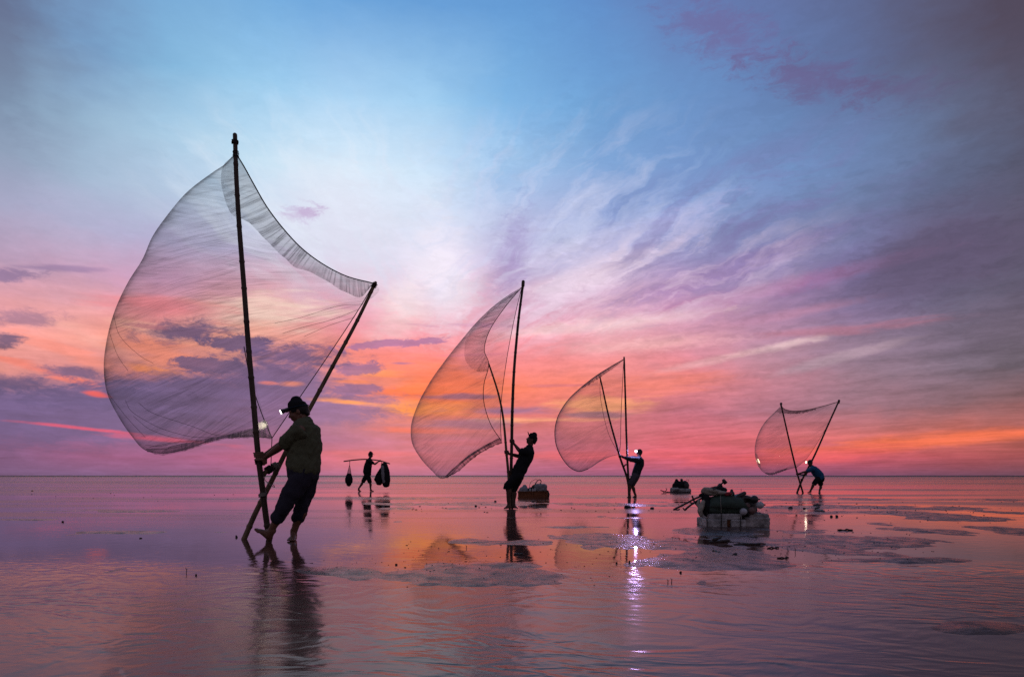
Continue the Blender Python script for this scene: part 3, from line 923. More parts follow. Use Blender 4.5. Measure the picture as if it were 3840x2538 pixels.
def tube(name, pts, r, mat, parent, seg=8, n=None, knots=False, label=None):
    """pts: (px,py,Y[,scale])"""
    n = n or max(12, len(pts) * 8)
    C = spline(pts, n)
    W_ = [P(c[0], c[1], c[2]) for c in C]
    rr = []
    for i in range(n):
        s = i / (n - 1)
        r0 = r[0] * (1 - s) + r[1] * s if isinstance(r, (tuple, list)) else r
        rr.append(r0)
    mb = MB()
    if knots:
        # bamboo: nodes every 30-40 cm
        L = np.r_[0, np.cumsum([(W_[i + 1] - W_[i]).length for i in range(n - 1)])]
        pts2 = []; r2 = []
        N = 260
        random.seed(int(pts[0][0]))
        nodes = []; x = 0.15
        while x < L[-1]:
            nodes.append(x); x += random.uniform(0.26, 0.40)
        for i in range(N):
            s = L[-1] * i / (N - 1)
            p = Vector([np.interp(s, L, [w[k] for w in W_]) for k in range(3)])
            rad = float(np.interp(s, L, rr))
            dn = min(abs(s - q) for q in nodes)
            rad *= 1 + 0.24 * math.exp(-(dn / 0.012) ** 2) - 0.03 * math.exp(-(dn / 0.06) ** 2)
            p += Vector((noise.noise(Vector((s * 1.3, 0, pts[0][0]))), 0, 0)) * 0.006
            pts2.append(p); r2.append(rad)
        mb.loft(pts2, r2, seg)
    else:
        mb.loft(W_, rr, seg)
    return mb.build(name, mat, parent, label=label)


def rope(name, pts, r, parent, mat=None, n=None):
    return tube(name, pts, r, mat or M_ROPE, parent, seg=6, n=n)


def wrap(name, pts, r_pole, r_rope, turns, mat, parent, pitch=None):
    """rope lashing wound round a pole between two image points (px,py,Y)"""
    a = P(*pts[0]); b = P(*pts[1]); ax = (b - a).normalized()
    s = ax.cross(Vector((0, 1, 0))).normalized(); t = ax.cross(s)
    N = int(turns * 14)
    q = []
    for i in range(N + 1):
        th = 2 * math.pi * turns * i / N
        jit = 1 + 0.12 * noise.noise(Vector((i * 0.3, r_pole * 90, 0)))
        q.append(a.lerp(b, i / N) + (s * math.cos(th) + t * math.sin(th)) * (r_pole + r_rope * 0.7) * jit)
    mb = MB(); mb.loft(q, [r_rope] * len(q), 6)
    return mb.build(name, mat, parent)


GRP_NET = 'hand held pole nets blown full by the wind'

# ---- net 1 (nearest)
YA = 7.5
net1 = thing('fishing_net', 'largest net on the tallest dark pole, held by the near man in an olive shirt', 'fishing net', G(960, 2021), GRP_NET)
p1 = [(1010, 2020, 7.52), (998, 1940, 7.5), (985, 1840, 7.48), (968, 1700, 7.45), (950, 1500, 7.42), (928, 1250, 7.4), (905, 950, 7.38), (888, 700, 7.36), (881, 506, 7.34)]
p2 = [(915, 2021, 7.5), (960, 1918, 7.58), (1020, 1800, 7.68), (1090, 1660, 7.78), (1165, 1525, 7.88), (1260, 1350, 8.0), (1340, 1200, 8.1), (1409, 1060, 8.18)]
tube('pole', p1, (0.033, 0.023), M_BAMBOO, net1, 12, knots=True)
tube('pole', p2, (0.030, 0.019), M_BAMBOO2, net1, 12, knots=True)
wrap('lashing', [(881, 540, 7.34), (882, 525, 7.34)], 0.026, 0.006, 4, M_ROPE, net1)
wrap('lashing', [(885, 590, 7.35), (884, 565, 7.35)], 0.026, 0.004, 4, M_ROPE, net1)
wrap('lashing', [(1400, 1078, 8.17), (1408, 1062, 8.18)], 0.022, 0.006, 3, M_ROPE, net1)
T1 = (882, 572, 7.36); T2 = (1400, 1066, 8.16); B1 = (1020, 1642, 7.72)
O1 = auto_t([T1, (848, 612, 7.5), (800, 645, 7.6), (700, 722, 7.75), (625, 810, 7.85), (570, 890, 7.9), (535, 970, 7.95), (480, 1058, 8.0), (430, 1165, 8.05), (400, 1275, 8.05), (389, 1380, 8.05),
             (402, 1475, 8.05), (440, 1555, 8.05), (490, 1630, 8.05), (545, 1688, 8.0), (600, 1700, 7.95), (680, 1690, 7.9), (770, 1660, 7.85), (850, 1641, 7.8), (940, 1637, 7.75), B1])
F1 = [(0,) + T1, (.2, 893, 760, 7.35), (.4, 905, 1000, 7.36), (.6, 925, 1240, 7.42), (.75, 950, 1400, 7.5), (.88, 985, 1540, 7.6), (1,) + B1]
K1 = [(0,) + T1, (.08, 952, 692, 7.5), (.16, 1040, 830, 7.68), (.24, 1160, 960, 7.86), (.32, 1300, 1040, 8.04), (.38,) + T2, (.55, 1345, 1160, 8.12), (.75, 1240, 1320, 8.02), (.9, 1110, 1510, 7.86), (1,) + B1]
net_bag('net_bag', O1, F1, K1, YA, 0.55, 345, M_NET, net1, 220, 0.011, 1.0, 46)
hemA = [(884, 575), (915, 625), (952, 692), (1000, 775), (1060, 855), (1130, 930), (1210, 990), (1300, 1036), (1398, 1062)]
hemB = [(880, 582), (838, 620), (829, 670), (838, 730), (868, 800), (935, 836), (985, 888), (1060, 962), (1105, 1000), (1180, 1028), (1260, 1075), (1345, 1114), (1398, 1068)]
net_strip('hem', hemA, hemB, lambda t, s: 7.34 + 0.80 * t - 0.03 + 0.10 * s, M_HEM, net1, 140, 10, 0.02)
net_strip('hem', [(548, 1682), (600, 1680), (680, 1664), (770, 1645), (860, 1628), (950, 1606), (1018, 1636)], [(552, 1694), (605, 1705), (690, 1692), (775, 1663), (860, 1643), (950, 1640), (1020, 1644)],
          lambda t, s: 7.98 - 0.27 * t, M_HEM, net1, 90, 6, 0.02, 8.0)
net_strip('lamp_spot_strip', [(855, 1632), (900, 1622), (945, 1606), (975, 1582), (1000, 1578), (1008, 1600)], [(858, 1645), (905, 1642), (950, 1641), (985, 1641), (1005, 1643), (1020, 1645)],
          lambda t, s: 7.80 - 0.13 * t, M_HEM_SPOT, net1, 50, 9, 0.015, 12.0)  # added strip over the bunched corner, pale so the headlamp spot reads bright
rope('edge_rope', [(c[0], c[1], 7.34 + 0.82 * i / 8) for i, c in enumerate(hemA)], 0.007, net1, n=70)
rope('edge_rope', [T2, (1345, 1160, 8.12), (1240, 1320, 8.02), (1110, 1510, 7.86), B1], 0.005, net1, n=40)
rope('edge_rope', [(915, 1300, 7.5), (940, 1425, 7.58), (985, 1560, 7.65), B1], 0.005, net1, n=40)
for fl in ([(470, 1500), (494, 1543), (574, 1592), (631, 1615), (718, 1637), (800, 1640)], [(500, 1560), (560, 1608), (650, 1640), (712, 1645)],
           [(520, 1510), (574, 1549), (718, 1597), (804, 1630), (860, 1632)], [(545, 1668), (600, 1672), (660, 1660), (740, 1650)],
           [(552, 1684), (620, 1683), (700, 1668)], [(560, 1676), (610, 1666), (690, 1652), (760, 1652)], [(600, 1700), (640, 1676), (700, 1660)],
           [(425, 1180), (450, 1260), (520, 1330), (575, 1362)], [(408, 1240), (440, 1330), (480, 1390)], [(402, 1470), (440, 1520), (480, 1570), (545, 1640)],
           [(1345, 1160), (1240, 1200), (1130, 1228), (1060, 1250)], [(1330, 1190), (1230, 1222), (1140, 1262)], [(1360, 1140), (1260, 1150), (1130, 1190), (1030, 1212)]):
    rope('fold', [(x, y, 8.0 - 0.25 * max(0, x - 500) / 500 * (1 if y > 1400 else -.3)) for x, y in fl], 0.0018, net1, n=24)
rope('tie_cord', [B1, (1018, 1690, 7.66), (1016, 1745, 7.6)], 0.005, net1)
rope('tie_cord', [(1016, 1745, 7.58), (990, 1800, 7.55), (1000, 1850, 7.58), (998, 1900, 7.58)], 0.004, net1, M_ROPE_L)
rope('tie_cord', [(985, 1790, 7.5), (1010, 1815, 7.45), (1030, 1826, 7.45), (1020, 1815, 7.5), (1000, 1830, 7.55), (988, 1842, 7.5)], 0.004, net1, M_ROPE_L)
tube('crossbar', [(982, 1784, 7.5), (1005, 1762, 7.56), (1042, 1742, 7.66)], (0.026, 0.03), M_BAMBOO2, net1, 10)
wrap('lashing', [(1000, 1766, 7.55), (1018, 1754, 7.6)], 0.03, 0.009, 4, M_ROPE, net1)
wrap('lashing', [(1024, 1752, 7.61), (1040, 1744, 7.65)], 0.032, 0.009, 3, M_CLOTHW, net1)
wrap('lashing', [(984, 1850, 7.48), (986, 1862, 7.48)], 0.036, 0.006, 4, M_ROPE_L, net1)

# ---- net 2
net2 = thing('fishing_net', 'tall narrow fishing net held by the man in black who leans back looking up', 'fishing net', G(1914, 1904), GRP_NET)
tube('pole', [(1921, 1902, 14.35), (1917, 1780, 14.3), (1919, 1650, 14.2), (1925, 1440, 14.15), (1940, 1240, 14.1), (1962, 1060, 14.05)], (0.036, 0.024), M_BAMBOO, net2, 10, knots=True)
tube('pole', [(1912, 1903, 14.3), (1908, 1800, 14.3), (1899, 1690, 14.2), (1888, 1580, 14.1), (1870, 1480, 14.0), (1833, 1364, 13.9)], (0.032, 0.016), M_BAMBOO2, net2, 10, knots=True)
tube('pole_tip', [(1961, 1072, 14.05), (1962, 1056, 14.05)], 0.034, M_BAMBOO, net2, 8)
Tn = (1957, 1076, 14.05); Tm = (1833, 1366, 13.9); Bn = (1880, 1652, 14.2)
O2 = auto_t([Tn, (1905, 1108, 14.3), (1850, 1148, 14.5), (1790, 1205, 14.7), (1730, 1275, 14.8), (1670, 1350, 14.9), (1610, 1435, 14.9), (1565, 1520, 14.9), (1541, 1600, 14.9),
             (1545, 1660, 14.9), (1575, 1715, 14.9), (1620, 1765, 14.9), (1655, 1794, 14.8), (1680, 1788, 14.7), (1730, 1738, 14.6), (1790, 1695, 14.5), (1840, 1668, 14.35), Bn])
F2 = [(0,) + Tn, (.10, 1895, 1150, 14.0), (.20, 1838, 1235, 13.95), (.30, 1816, 1310, 13.9), (.38,) + Tm, (.5, 1815, 1440, 13.95), (.62, 1815, 1510, 14.0), (.8, 1840, 1590, 14.1), (1,) + Bn]
K2 = [(0,) + Tn, (.2, 1932, 1180, 14.2), (.45, 1903, 1330, 14.35), (.7, 1882, 1480, 14.35), (.88, 1877, 1580, 14.3), (1,) + Bn]
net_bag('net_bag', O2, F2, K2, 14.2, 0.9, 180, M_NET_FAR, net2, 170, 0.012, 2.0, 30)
net_strip('hem', [(1955, 1080), (1895, 1148), (1850, 1210), (1822, 1275), (1816, 1320), (1833, 1364)],
          [(1950, 1083), (1870, 1140), (1800, 1205), (1752, 1265), (1741, 1325), (1755, 1368), (1790, 1392), (1826, 1393)],
          lambda t, s: 14.05 - 0.15 * t - 0.05 + 0.2 * s, M_HEM_F, net2, 90, 8, 0.02, 3.0)
rope('edge_rope', [(k[1], k[2], k[3]) for k in F2], 0.007, net2, n=60)
rope('edge_rope', [(k[1], k[2], k[3]) for k in K2], 0.006, net2, n=60)
net_strip('hem', [(1668, 1787), (1700, 1755), (1760, 1705), (1820, 1668), (1874, 1640)], [(1674, 1791), (1720, 1766), (1775, 1718), (1830, 1683), (1884, 1660)],
          lambda t, s: 14.5 - 0.3 * t, M_HEM_D, net2, 60, 8, 0.02, 4.0, 0.08)

# ---- net 3
net3 = thing('fishing_net', 'round bellied net held by the man in grey shorts whose headlamp shines at us', 'fishing net', G(2359, 1866), GRP_NET)
tube('pole', [(2359, 1868, 21.3), (2357, 1804, 21.3), (2353, 1727, 21.25), (2348, 1600, 21.2), (2344, 1450, 21.1), (2340, 1340, 21.1)], (0.036, 0.026), M_BAMBOO, net3, 10, knots=True)
tube('pole', [(2363, 1868, 21.3), (2351, 1791, 21.25), (2324, 1710, 21.1), (2293, 1600, 21.0), (2270, 1505, 20.9), (2250, 1414, 20.85)], (0.036, 0.022), M_BAMBOO, net3, 10, knots=True)
tube('crossbar', [(2338, 1752, 21.2), (2345, 1742, 21.22), (2353, 1742, 21.25)], 0.022, M_BAMBOO, net3)
Ta = (2339, 1347, 21.1); Tb = (2250, 1416, 20.85); Bb = (2322, 1704, 21.15)
O3 = auto_t([Ta, (2295, 1372, 21.3), (2240, 1406, 21.5), (2180, 1452, 21.6), (2130, 1500, 21.7), (2095, 1555, 21.7), (2081, 1610, 21.7), (2085, 1665, 21.7), (2105, 1712, 21.7),
             (2135, 1750, 21.7), (2170, 1767, 21.6), (2205, 1758, 21.5), (2250, 1730, 21.4), (2290, 1711, 21.3), Bb])
F3 = [(0,) + Ta, (.12, 2300, 1384, 21.0), (.25,) + Tb, (.5, 2272, 1510, 20.9), (.75, 2298, 1615, 21.0), (1,) + Bb]
K3 = [(0,) + Ta, (.3, 2334, 1450, 21.3), (.6, 2329, 1560, 21.35), (.85, 2327, 1655, 21.3), (1,) + Bb]
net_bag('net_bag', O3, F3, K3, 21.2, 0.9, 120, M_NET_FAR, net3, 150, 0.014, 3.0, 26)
net_strip('hem', [(2338, 1346), (2290, 1374), (2235, 1408), (2180, 1450)], [(2336, 1352), (2292, 1385), (2240, 1422), (2184, 1456)], lambda t, s: 21.05 + 0.3 * t, M_HEM_D, net3, 60, 6, 0.01, 5.0)
rope('edge_rope', [(k[1], k[2], k[3]) for k in K3], 0.008, net3, n=40)
rope('edge_rope', [(k[1], k[2], k[3]) for k in O3[:12]], 0.011, net3, n=70)
rope('tie_cord', [(2250, 1420, 20.85), (2253, 1500, 20.95), (2280, 1620, 21.0), Bb], 0.006, net3, n=40)

# ---- net 4
net4 = thing('fishing_net', 'smallest far net with knobbed crossed poles, held by the bent man in blue', 'fishing net', G(3000, 1847), GRP_NET)
tube('pole', [(3011, 1847, 27.5), (2998, 1803, 27.45), (2990, 1776, 27.4), (2971, 1700, 27.3), (2950, 1610, 27.2), (2929, 1516, 27.1)], (0.036, 0.028), M_BAMBOO, net4, 10, knots=True)
tube('pole', [(2989, 1847, 27.6), (3003, 1810, 27.6), (3019, 1776, 27.7), (3058, 1700, 27.8), (3102, 1600, 27.9), (3145, 1505, 28.0)], (0.040, 0.032), M_BAMBOO, net4, 10, knots=True)
for (x, y, yy) in ((2929, 1513, 27.1), (3146, 1502, 28.0)):
    mb = MB(); mb.ell(P(x, y, yy), (0.05, 0.05, 0.045)); mb.loft([P(x, y + 1, yy), P(x, y + 8, yy)], [0.042, 0.034], 10)
    mb.build('pole_knob', M_PLASTIC, net4)
tube('crossbar', [(2991, 1777, 27.4), (3005, 1779, 27.5), (3018, 1780, 27.7)], 0.03, M_BAMBOO, net4)
tube('crossbar', [(3004, 1797, 27.5), (3009, 1801, 27.6)], 0.03, M_BAMBOO, net4)
Tc = (2929, 1521, 27.1); Td = (3142, 1507, 28.0); Bc = (2987, 1752, 27.4)
O4 = auto_t([Tc, (2905, 1545, 27.4), (2870, 1580, 27.6), (2845, 1622, 27.7), (2832, 1665, 27.7), (2831, 1705, 27.7), (2841, 1740, 27.7), (2860, 1768, 27.7), (2884, 1780, 27.6),
             (2915, 1772, 27.6), (2950, 1761, 27.5), Bc])
F4 = [(0,) + Tc, (.3, 2944, 1590, 27.2), (.6, 2962, 1660, 27.3), (.85, 2980, 1725, 27.4), (1,) + Bc]
K4 = [(0,) + Tc, (.08, 2945, 1535, 27.2), (.18, 2985, 1541, 27.4), (.28, 3040, 1534, 27.6), (.42, 3095, 1520, 27.8), (.5,) + Td, (.65, 3100, 1600, 27.8), (.85, 3030, 1712, 27.6), (1,) + Bc]
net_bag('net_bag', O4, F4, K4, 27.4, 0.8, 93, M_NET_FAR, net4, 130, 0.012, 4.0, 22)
rope('edge_rope', [(k[1], k[2], k[3]) for k in K4[:6]], 0.012, net4, n=40)
rope('edge_rope', [(k[1], k[2], k[3]) for k in K4[5:]], 0.006, net4, n=40)
net_strip('lamp_spot_strip', [(2833, 1700), (2834, 1715), (2838, 1735), (2845, 1752)], [(2838, 1700), (2843, 1715), (2849, 1733), (2853, 1750)], lambda t, s: 27.7, M_HEM_SPOT, net4, 30, 5, 0.01, 9.0)  # small pale strip added on the fold to catch the headlamp beam
net_strip('hem', [(2929, 1524), (2960, 1540), (3000, 1541), (3060, 1531)], [(2905, 1545), (2950, 1550), (3000, 1549), (3060, 1536)], lambda t, s: 27.1 + 0.5 * t, M_HEM_D, net4, 50, 5, 0.01, 6.0)
net_strip('hem', [(2868, 1772), (2895, 1772), (2920, 1764), (2952, 1754)], [(2872, 1777), (2897, 1780), (2922, 1772), (2952, 1760)], lambda t, s: 27.5, M_HEM_D, net4, 40, 5, 0.01, 7.0, 0.05)


# ------------------------------------------------------------------ people
def perp(v, ax):
    return (v - ax * v.dot(ax))


def grip(mb, wrist, c, ax, rp, k=1.0, flip=1):
    """hand closed on a pole: palm, four separate fingers of unequal length, thumb"""
    ax = ax.normalized()
    n = perp(wrist - c, ax).normalized()
    t = ax.cross(n) * flip
    pc = c + n * (rp + 0.020 * k)
    mb.loft([wrist, wrist.lerp(pc, .4), pc + n * 0.012 * k, pc - n * 0.004], [(0.024 * k, 0.020 * k), (0.030 * k, 0.020 * k), (0.040 * k, 0.017 * k), (0.036 * k, 0.012 * k)], 12, ref=t)
    # ax is the side direction of the palm
    for i, (off, ext, rf) in enumerate(((0.033, 205, 0.0095), (0.011, 228, 0.010), (-0.011, 215, 0.0095), (-0.032, 185, 0.0082))):
        pts = []; rr = []
        for j in range(7):
            th = R(8 + ext * j / 6)
            rad = rp + rf * k * (1.05 + 0.12 * math.sin(j * math.pi / 2))
            pts.append(c + ax * (off * k) + n * (math.cos(th) * rad) + t * (math.sin(th) * rad))
            rr.append(rf * k * (1.08 - 0.06 * j * 0.7))
        mb.loft(pts, rr, 8, ref=ax)
    pts = []; rr = []
    for j in range(5):
        th = R(-10 - 130 * j / 4)
        rad = rp + 0.011 * k
        pts.append(c + ax * ((0.022 + 0.012 * j / 4) * k) + n * (math.cos(th) * rad) + t * (math.sin(th) * rad))
        rr.append(0.0125 * k - 0.0008 * j)
    mb.loft(pts, rr, 8, ref=ax)


def open_hand(mb, wrist, dirv, side, k=1.0):
    dirv = dirv.normalized(); side = perp(side, dirv).normalized(); nrm = dirv.cross(side)
    mb.loft([wrist, wrist + dirv * .04 * k, wrist + dirv * .085 * k], [(0.022 * k, .018 * k), (.038 * k, .015 * k), (.038 * k, .012 * k)], 10, ref=nrm)
    for off, ln in ((-.030, .062), (-.010, .075), (.010, .070), (.029, .055)):
        b = wrist + dirv * .085 * k + side * off * k
        mb.loft([b, b + dirv * ln * .5 * k + nrm * .006, b + dirv * ln * .95 * k + nrm * .022], [.0095 * k, .009 * k, .0075 * k], 8, ref=side)
    b = wrist + dirv * .025 * k - side * .028 * k
    mb.loft([b, b + dirv * .03 * k - side * .022 * k, b + dirv * .062 * k - side * .028 * k], [.012 * k, .011 * k, .009 * k], 8, ref=side)


def foot(mb, ankle, heel, toe, k=1.0, up=Vector((0, 0, 1))):
    """heel and toe: points at sole height"""
    f = (toe - heel).normalized(); s = f.cross(up).normalized(); u_ = s.cross(f).normalized()
    L = (toe - heel).length
    mb.loft([ankle + u_ * .03, ankle, ankle.lerp(heel, .45) + f * .01, heel + u_ * .032 * k + f * .03], [.036 * k, .037 * k, .036 * k, .030 * k], 12)
    mb.loft([heel + u_ * .03 * k + f * .018, heel + f * (.30 * L) + u_ * .036 * k, heel + f * (.58 * L) + u_ * .028 * k, heel + f * (.78 * L) + u_ * .018 * k],
            [(.030 * k, .028 * k), (.033 * k, .034 * k), (.042 * k, .025 * k), (.045 * k, .016 * k)], 12, ref=u_)
    mb.loft([ankle, heel + f * (.45 * L) + u_ * .042 * k], [.034 * k, .026 * k], 12)
    for i, (o, ln, r_) in enumerate(((-.034, .20, .014), (-.014, .20, .0105), (.003, .18, .010), (.019, .15, .0095), (.034, .11, .0095))):
        b = heel + f * (.76 * L) + s * o * k + u_ * .014 * k
        mb.loft([b, b + f * ln * L * .5, b + f * ln * L], [r_ * k, r_ * k, r_ * .9 * k], 8, ref=u_)


def head(mb, c, fwd, up, k=1.0):
    f = fwd.normalized(); u_ = perp(up, f).normalized(); s = f.cross(u_).normalized()
    ax = (f, s, u_)
    def q(a, b, d): return c + f * a * k + s * b * k + u_ * d * k
    mb.ell(q(-.012, 0, .022), (.096 * k, .076 * k, .094 * k), ax)
    mb.ell(q(.022, 0, -.030), (.066 * k, .060 * k, .072 * k), ax)
    mb.ell(q(.055, 0, -.082), (.026 * k, .030 * k, .022 * k), ax)           # chin
    mb.loft([q(-.015, -.052, -.045), q(.02, -.040, -.078), q(.055, 0, -.088), q(.02, .040, -.078), q(-.015, .052, -.045)], [.018 * k, .018 * k, .020 * k, .018 * k, .018 * k], 8)
    mb.loft([q(.080, 0, .018), q(.093, 0, -.002), q(.106, 0, -.024), q(.088, 0, -.030)], [.009 * k, .011 * k, .0135 * k, .010 * k], 8)   # nose
    for sd in (-1, 1):
        mb.ell(q(.092, sd * .010, -.027), .008 * k, ax, 8, 6)               # nostril wings
        mb.loft([q(.082, sd * .010, .026), q(.078, sd * .032, .030), q(.062, sd * .052, .022)], [.008 * k, .010 * k, .007 * k], 8)   # brow
        mb.ell(q(.066, sd * .040, -.022), (.020 * k, .020 * k, .022 * k), ax, 8, 6)     # cheek
        mb.ell(q(.074, sd * .030, .008), (.012 * k, .014 * k, .010 * k), ax, 8, 6)      # eye lid
        mb.ell(q(-.008, sd * .079, -.005), (.018 * k, .008 * k, .031 * k), ax, 10, 8)   # ear
    mb.loft([q(.078, -.020, -.053), q(.090, 0, -.050), q(.078, .020, -.053)], [.006 * k, .008 * k, .006 * k], 8)
    mb.loft([q(.074, -.018, -.063), q(.086, 0, -.062), q(.074, .018, -.063)], [.006 * k, .008 * k, .006 * k], 8)
    return q


def person(spec, label, group=None):
    Y0 = spec['Y']; ppm = F / Y0
    W3 = lambda q: P(q[0], q[1], Y0 + (q[2] if len(q) > 2 else 0.0))
    root = thing('person', label, 'person', spec['base'], group)
    vox = spec.get('voxel', 0.010)
    K = spec.get('k', 1.0)
    skin = spec.get('skin', M_SKIN)
    mb = MB()
    T = [W3(q) for q in spec['torso']]          # neck base, shoulder, chest, waist, hip
    tr = spec.get('torso_r', [(.055, .06), (.085, .17), (.115, .17), (.105, .145), (.115, .160)])
    tr = [(a * K, b * K) for a, b in tr]
    mb.loft(T, tr, 20)
    hc = W3(spec['head']); fw = Vector(spec['look']); up = Vector(spec['up'])
    mb.loft([T[0] + (T[1] - T[0]) * .4, T[0], hc - up.normalized() * .05 - fw.normalized() * .02], [.062 * K, .056 * K, .052 * K], 14)
    q = head(mb, hc, fw, up, K)
    arms = []
    for a in spec['arms']:
        sh, elb, wr = W3(a['sh']), W3(a['el']), W3(a['wr'])
        mb.loft([sh, sh.lerp(elb, .5), elb], [.056 * K, .048 * K, .040 * K], 14)
        mb.loft([elb, elb.lerp(wr, .3), elb.lerp(wr, .75), wr], [.041 * K, .042 * K, .030 * K, .025 * K], 14)
        if 'grip' in a:
            grip(mb, wr, W3(a['grip']), (W3(a['ax'][1]) - W3(a['ax'][0])), a.get('rp', .035), K * spec.get('hk', 1.0), a.get('flip', 1))
        else:
            open_hand(mb, wr, wr - elb, Vector((1, 0, 0)), K)
        arms.append((sh, elb, wr))
    legs = []
    for l in spec['legs']:
        hp, kn, an = W3(l['hip']), W3(l['kn']), W3(l['an'])
        mb.loft([hp, hp.lerp(kn, .5), kn], [.088 * K, .075 * K, .056 * K], 16)
        mid = kn.lerp(an, .3) + Vector(l.get('calf', (0.012, 0, 0)))
        mb.loft([kn, mid, kn.lerp(an, .7), an], [.055 * K, .057 * K, .040 * K, .034 * K], 16)
        foot(mb, an, W3(l['heel']), W3(l['toe']), K * l.get('fk', 1), Vector(l.get('up', (0, 0, 1))))
        legs.append((hp, kn, an))
    body = mb.build_solid('body', skin, root, vox, 3)
    # shirt
    sp = spec['shirt']
    ms = MB()
    infl = sp.get('infl', .022)
    ms.loft([T[0].lerp(T[1], .25)] + T[1:4] + [T[3].lerp(T[4], sp.get('down', .5))],
            [(tr[0][0] + .02, tr[0][1] + .03)] + [(a + infl, b + infl) for a, b in tr[1:4]] + [(tr[4][0] + infl + .004, tr[4][1] + infl)], 24)
    for (sh, elb, wr) in arms:
        e = sh.lerp(elb, sp.get('sleeve', .75)) if sp.get('sleeve', .75) <= 1 else elb.lerp(wr, sp['sleeve'] - 1)
        pts = [sh.lerp(T[1], .35), sh, sh.lerp(e, .5), e] if sp.get('sleeve', .75) <= 1 else [sh.lerp(T[1], .35), sh, elb, e]
        rs = [.106 * K, .094 * K, .074 * K, (.068 if sp.get('sleeve', .75) <= 1 else .036) * K]
        if sp.get('sleeve', .75) > 0.05:
            ms.loft(pts, rs, 16, round_caps=True)
    for ex in sp.get('extra', []):
        ms.loft([W3(p_) for p_ in ex[0]], ex[1], 14)
    so = ms.build_solid('shirt', sp['mat'], root, max(vox, .009), 3, wrinkle=sp.get('wr', .011), wscale=sp.get('ws', 7), wstretch=(1.3, 1, .8))
    if sp.get('collar'):
        mc = MB(); mc.loft([T[0] + (T[1] - T[0]) * .35, T[0] + (hc - T[0]) * .12], [(.078, .085), (.066, .074)], 20, round_caps=False)
        mc.build('collar', sp['mat'], so)
    # trousers
    tp = spec['trousers']
    mt = MB()
    mt.loft([T[3].lerp(T[4], .4), T[4]], [(tr[3][0] + .012, tr[3][1] + .012), (tr[4][0] + .014, tr[4][1] + .012)], 22)
    for (hp, kn, an), l in zip(legs, spec['legs']):
        mt.loft([hp + (hp - kn) * .12, hp, hp.lerp(kn, .5)], [.105 * K, .108 * K, .096 * K], 18)
        d_ = tp['down']
        if d_ <= 1:
            e = hp.lerp(kn, d_)
            mt.loft([hp.lerp(kn, .4), e], [.098 * K, (.108 - .028 * d_) * K], 18, round_caps=False)
        else:
            e = kn.lerp(an, d_ - 1)
            mt.loft([hp.lerp(kn, .45), kn, e], [.092 * K, tp.get('knee', .080) * K, tp.get('cuff', .068) * K], 18, round_caps=False)
            if tp.get('rolled'):
                mt.loft([e - (an - kn).normalized() * .03, e + (an - kn).normalized() * .008], [.063 * K, .064 * K], 18, round_caps=True)
    mt.build_solid('trousers', tp['mat'], root, max(vox, .009), 3, wrinkle=tp.get('wr', .010), wscale=tp.get('ws', 6.5), wstretch=(1.3, 1.3, .6))
    # hair / cap
    f = fw.normalized(); u_ = perp(up, f).normalized(); s = f.cross(u_).normalized(); ax = (f, s, u_)
    def hq(a, b, d): return hc + f * a * K + s * b * K + u_ * d * K
    mh = MB()
    mh.ell(hq(-.022, 0, .030), (.098 * K, .083 * K, .095 * K), ax)
    mh.loft([hq(-.085, 0, .01), hq(-.088, 0, -.045)], [(.030 * K, .060 * K), (.022 * K, .050 * K)], 12)
    if spec.get('hat') == 'cap':
        hair = mh.build_solid('hair', M_HAIR, root, vox, 2)
        mc = MB()
        mc.loft([hq(-.010, 0, .038), hq(-.008, 0, .07), hq(-.012, 0, .105), hq(-.02, 0, .128)], [(.092 * K, .083 * K), (.100 * K, .086 * K), (.092 * K, .078 * K), (.060 * K, .052 * K)], 22, ref=s)
        mc.build_solid('cap', M_BLACK, root, vox, 2, wrinkle=.003, wscale=14)
        if spec.get('brim'):
            mbm = MB()
            b0, b1 = spec['brim']
            mbm.loft([hq(*b0), hq(*b1)], [(.010, .070 * K), (.005, .055 * K)], 14, ref=s)
            mbm.build('cap_brim', M_BLACK, root)
    else:
        hair = mh.build_solid('hair', M_HAIR, root, vox, 2, wrinkle=.004, wscale=30)
    # headlamp on a strap
    if spec.get('lamp'):
        lp = spec['lamp']
        band = MB(); pts = []
        for i in range(29):
            a = 2 * math.pi * i / 28
            pts.append(hq(-.012 + .104 * math.cos(a), .089 * math.sin(a), .052 + .008 * math.cos(a)))
        band.loft(pts, [(.013, .004)] * 29, 8, ref=u_, round_caps=False)
        hl = band.build('headlamp', M_BAND, root)
        ld = Vector(lp['dir']).normalized()
        o0 = hq(.105, 0, .058); o1 = hq(.135, 0, .060)
        hs = MB(); hs.box(o0, (.022, .032, .020), (f, s, u_), .006)
        hs.loft([o1 - ld * .02, o1 + ld * .012, o1 + ld * lp.get('len', .032)], [.020, .024, lp.get('r', .03)], 16, ref=s, round_caps=False)
        hs.build('lamp_housing', M_PLASTIC, hl)
        le = MB(); le.loft([o1 + ld * (lp.get('len', .032) - .004), o1 + ld * (lp.get('len', .032) + .010)], [lp.get('r', .03) * .86, lp.get('r', .03) * .66], 16, ref=s, round_caps=False)
        le.build('lamp_lens', emit_mat('lamp_glass', lp.get('col', (1, .97, .9)), lp['glow']), hl)
        src = o1 + ld * (lp.get('len', .032) + .03)
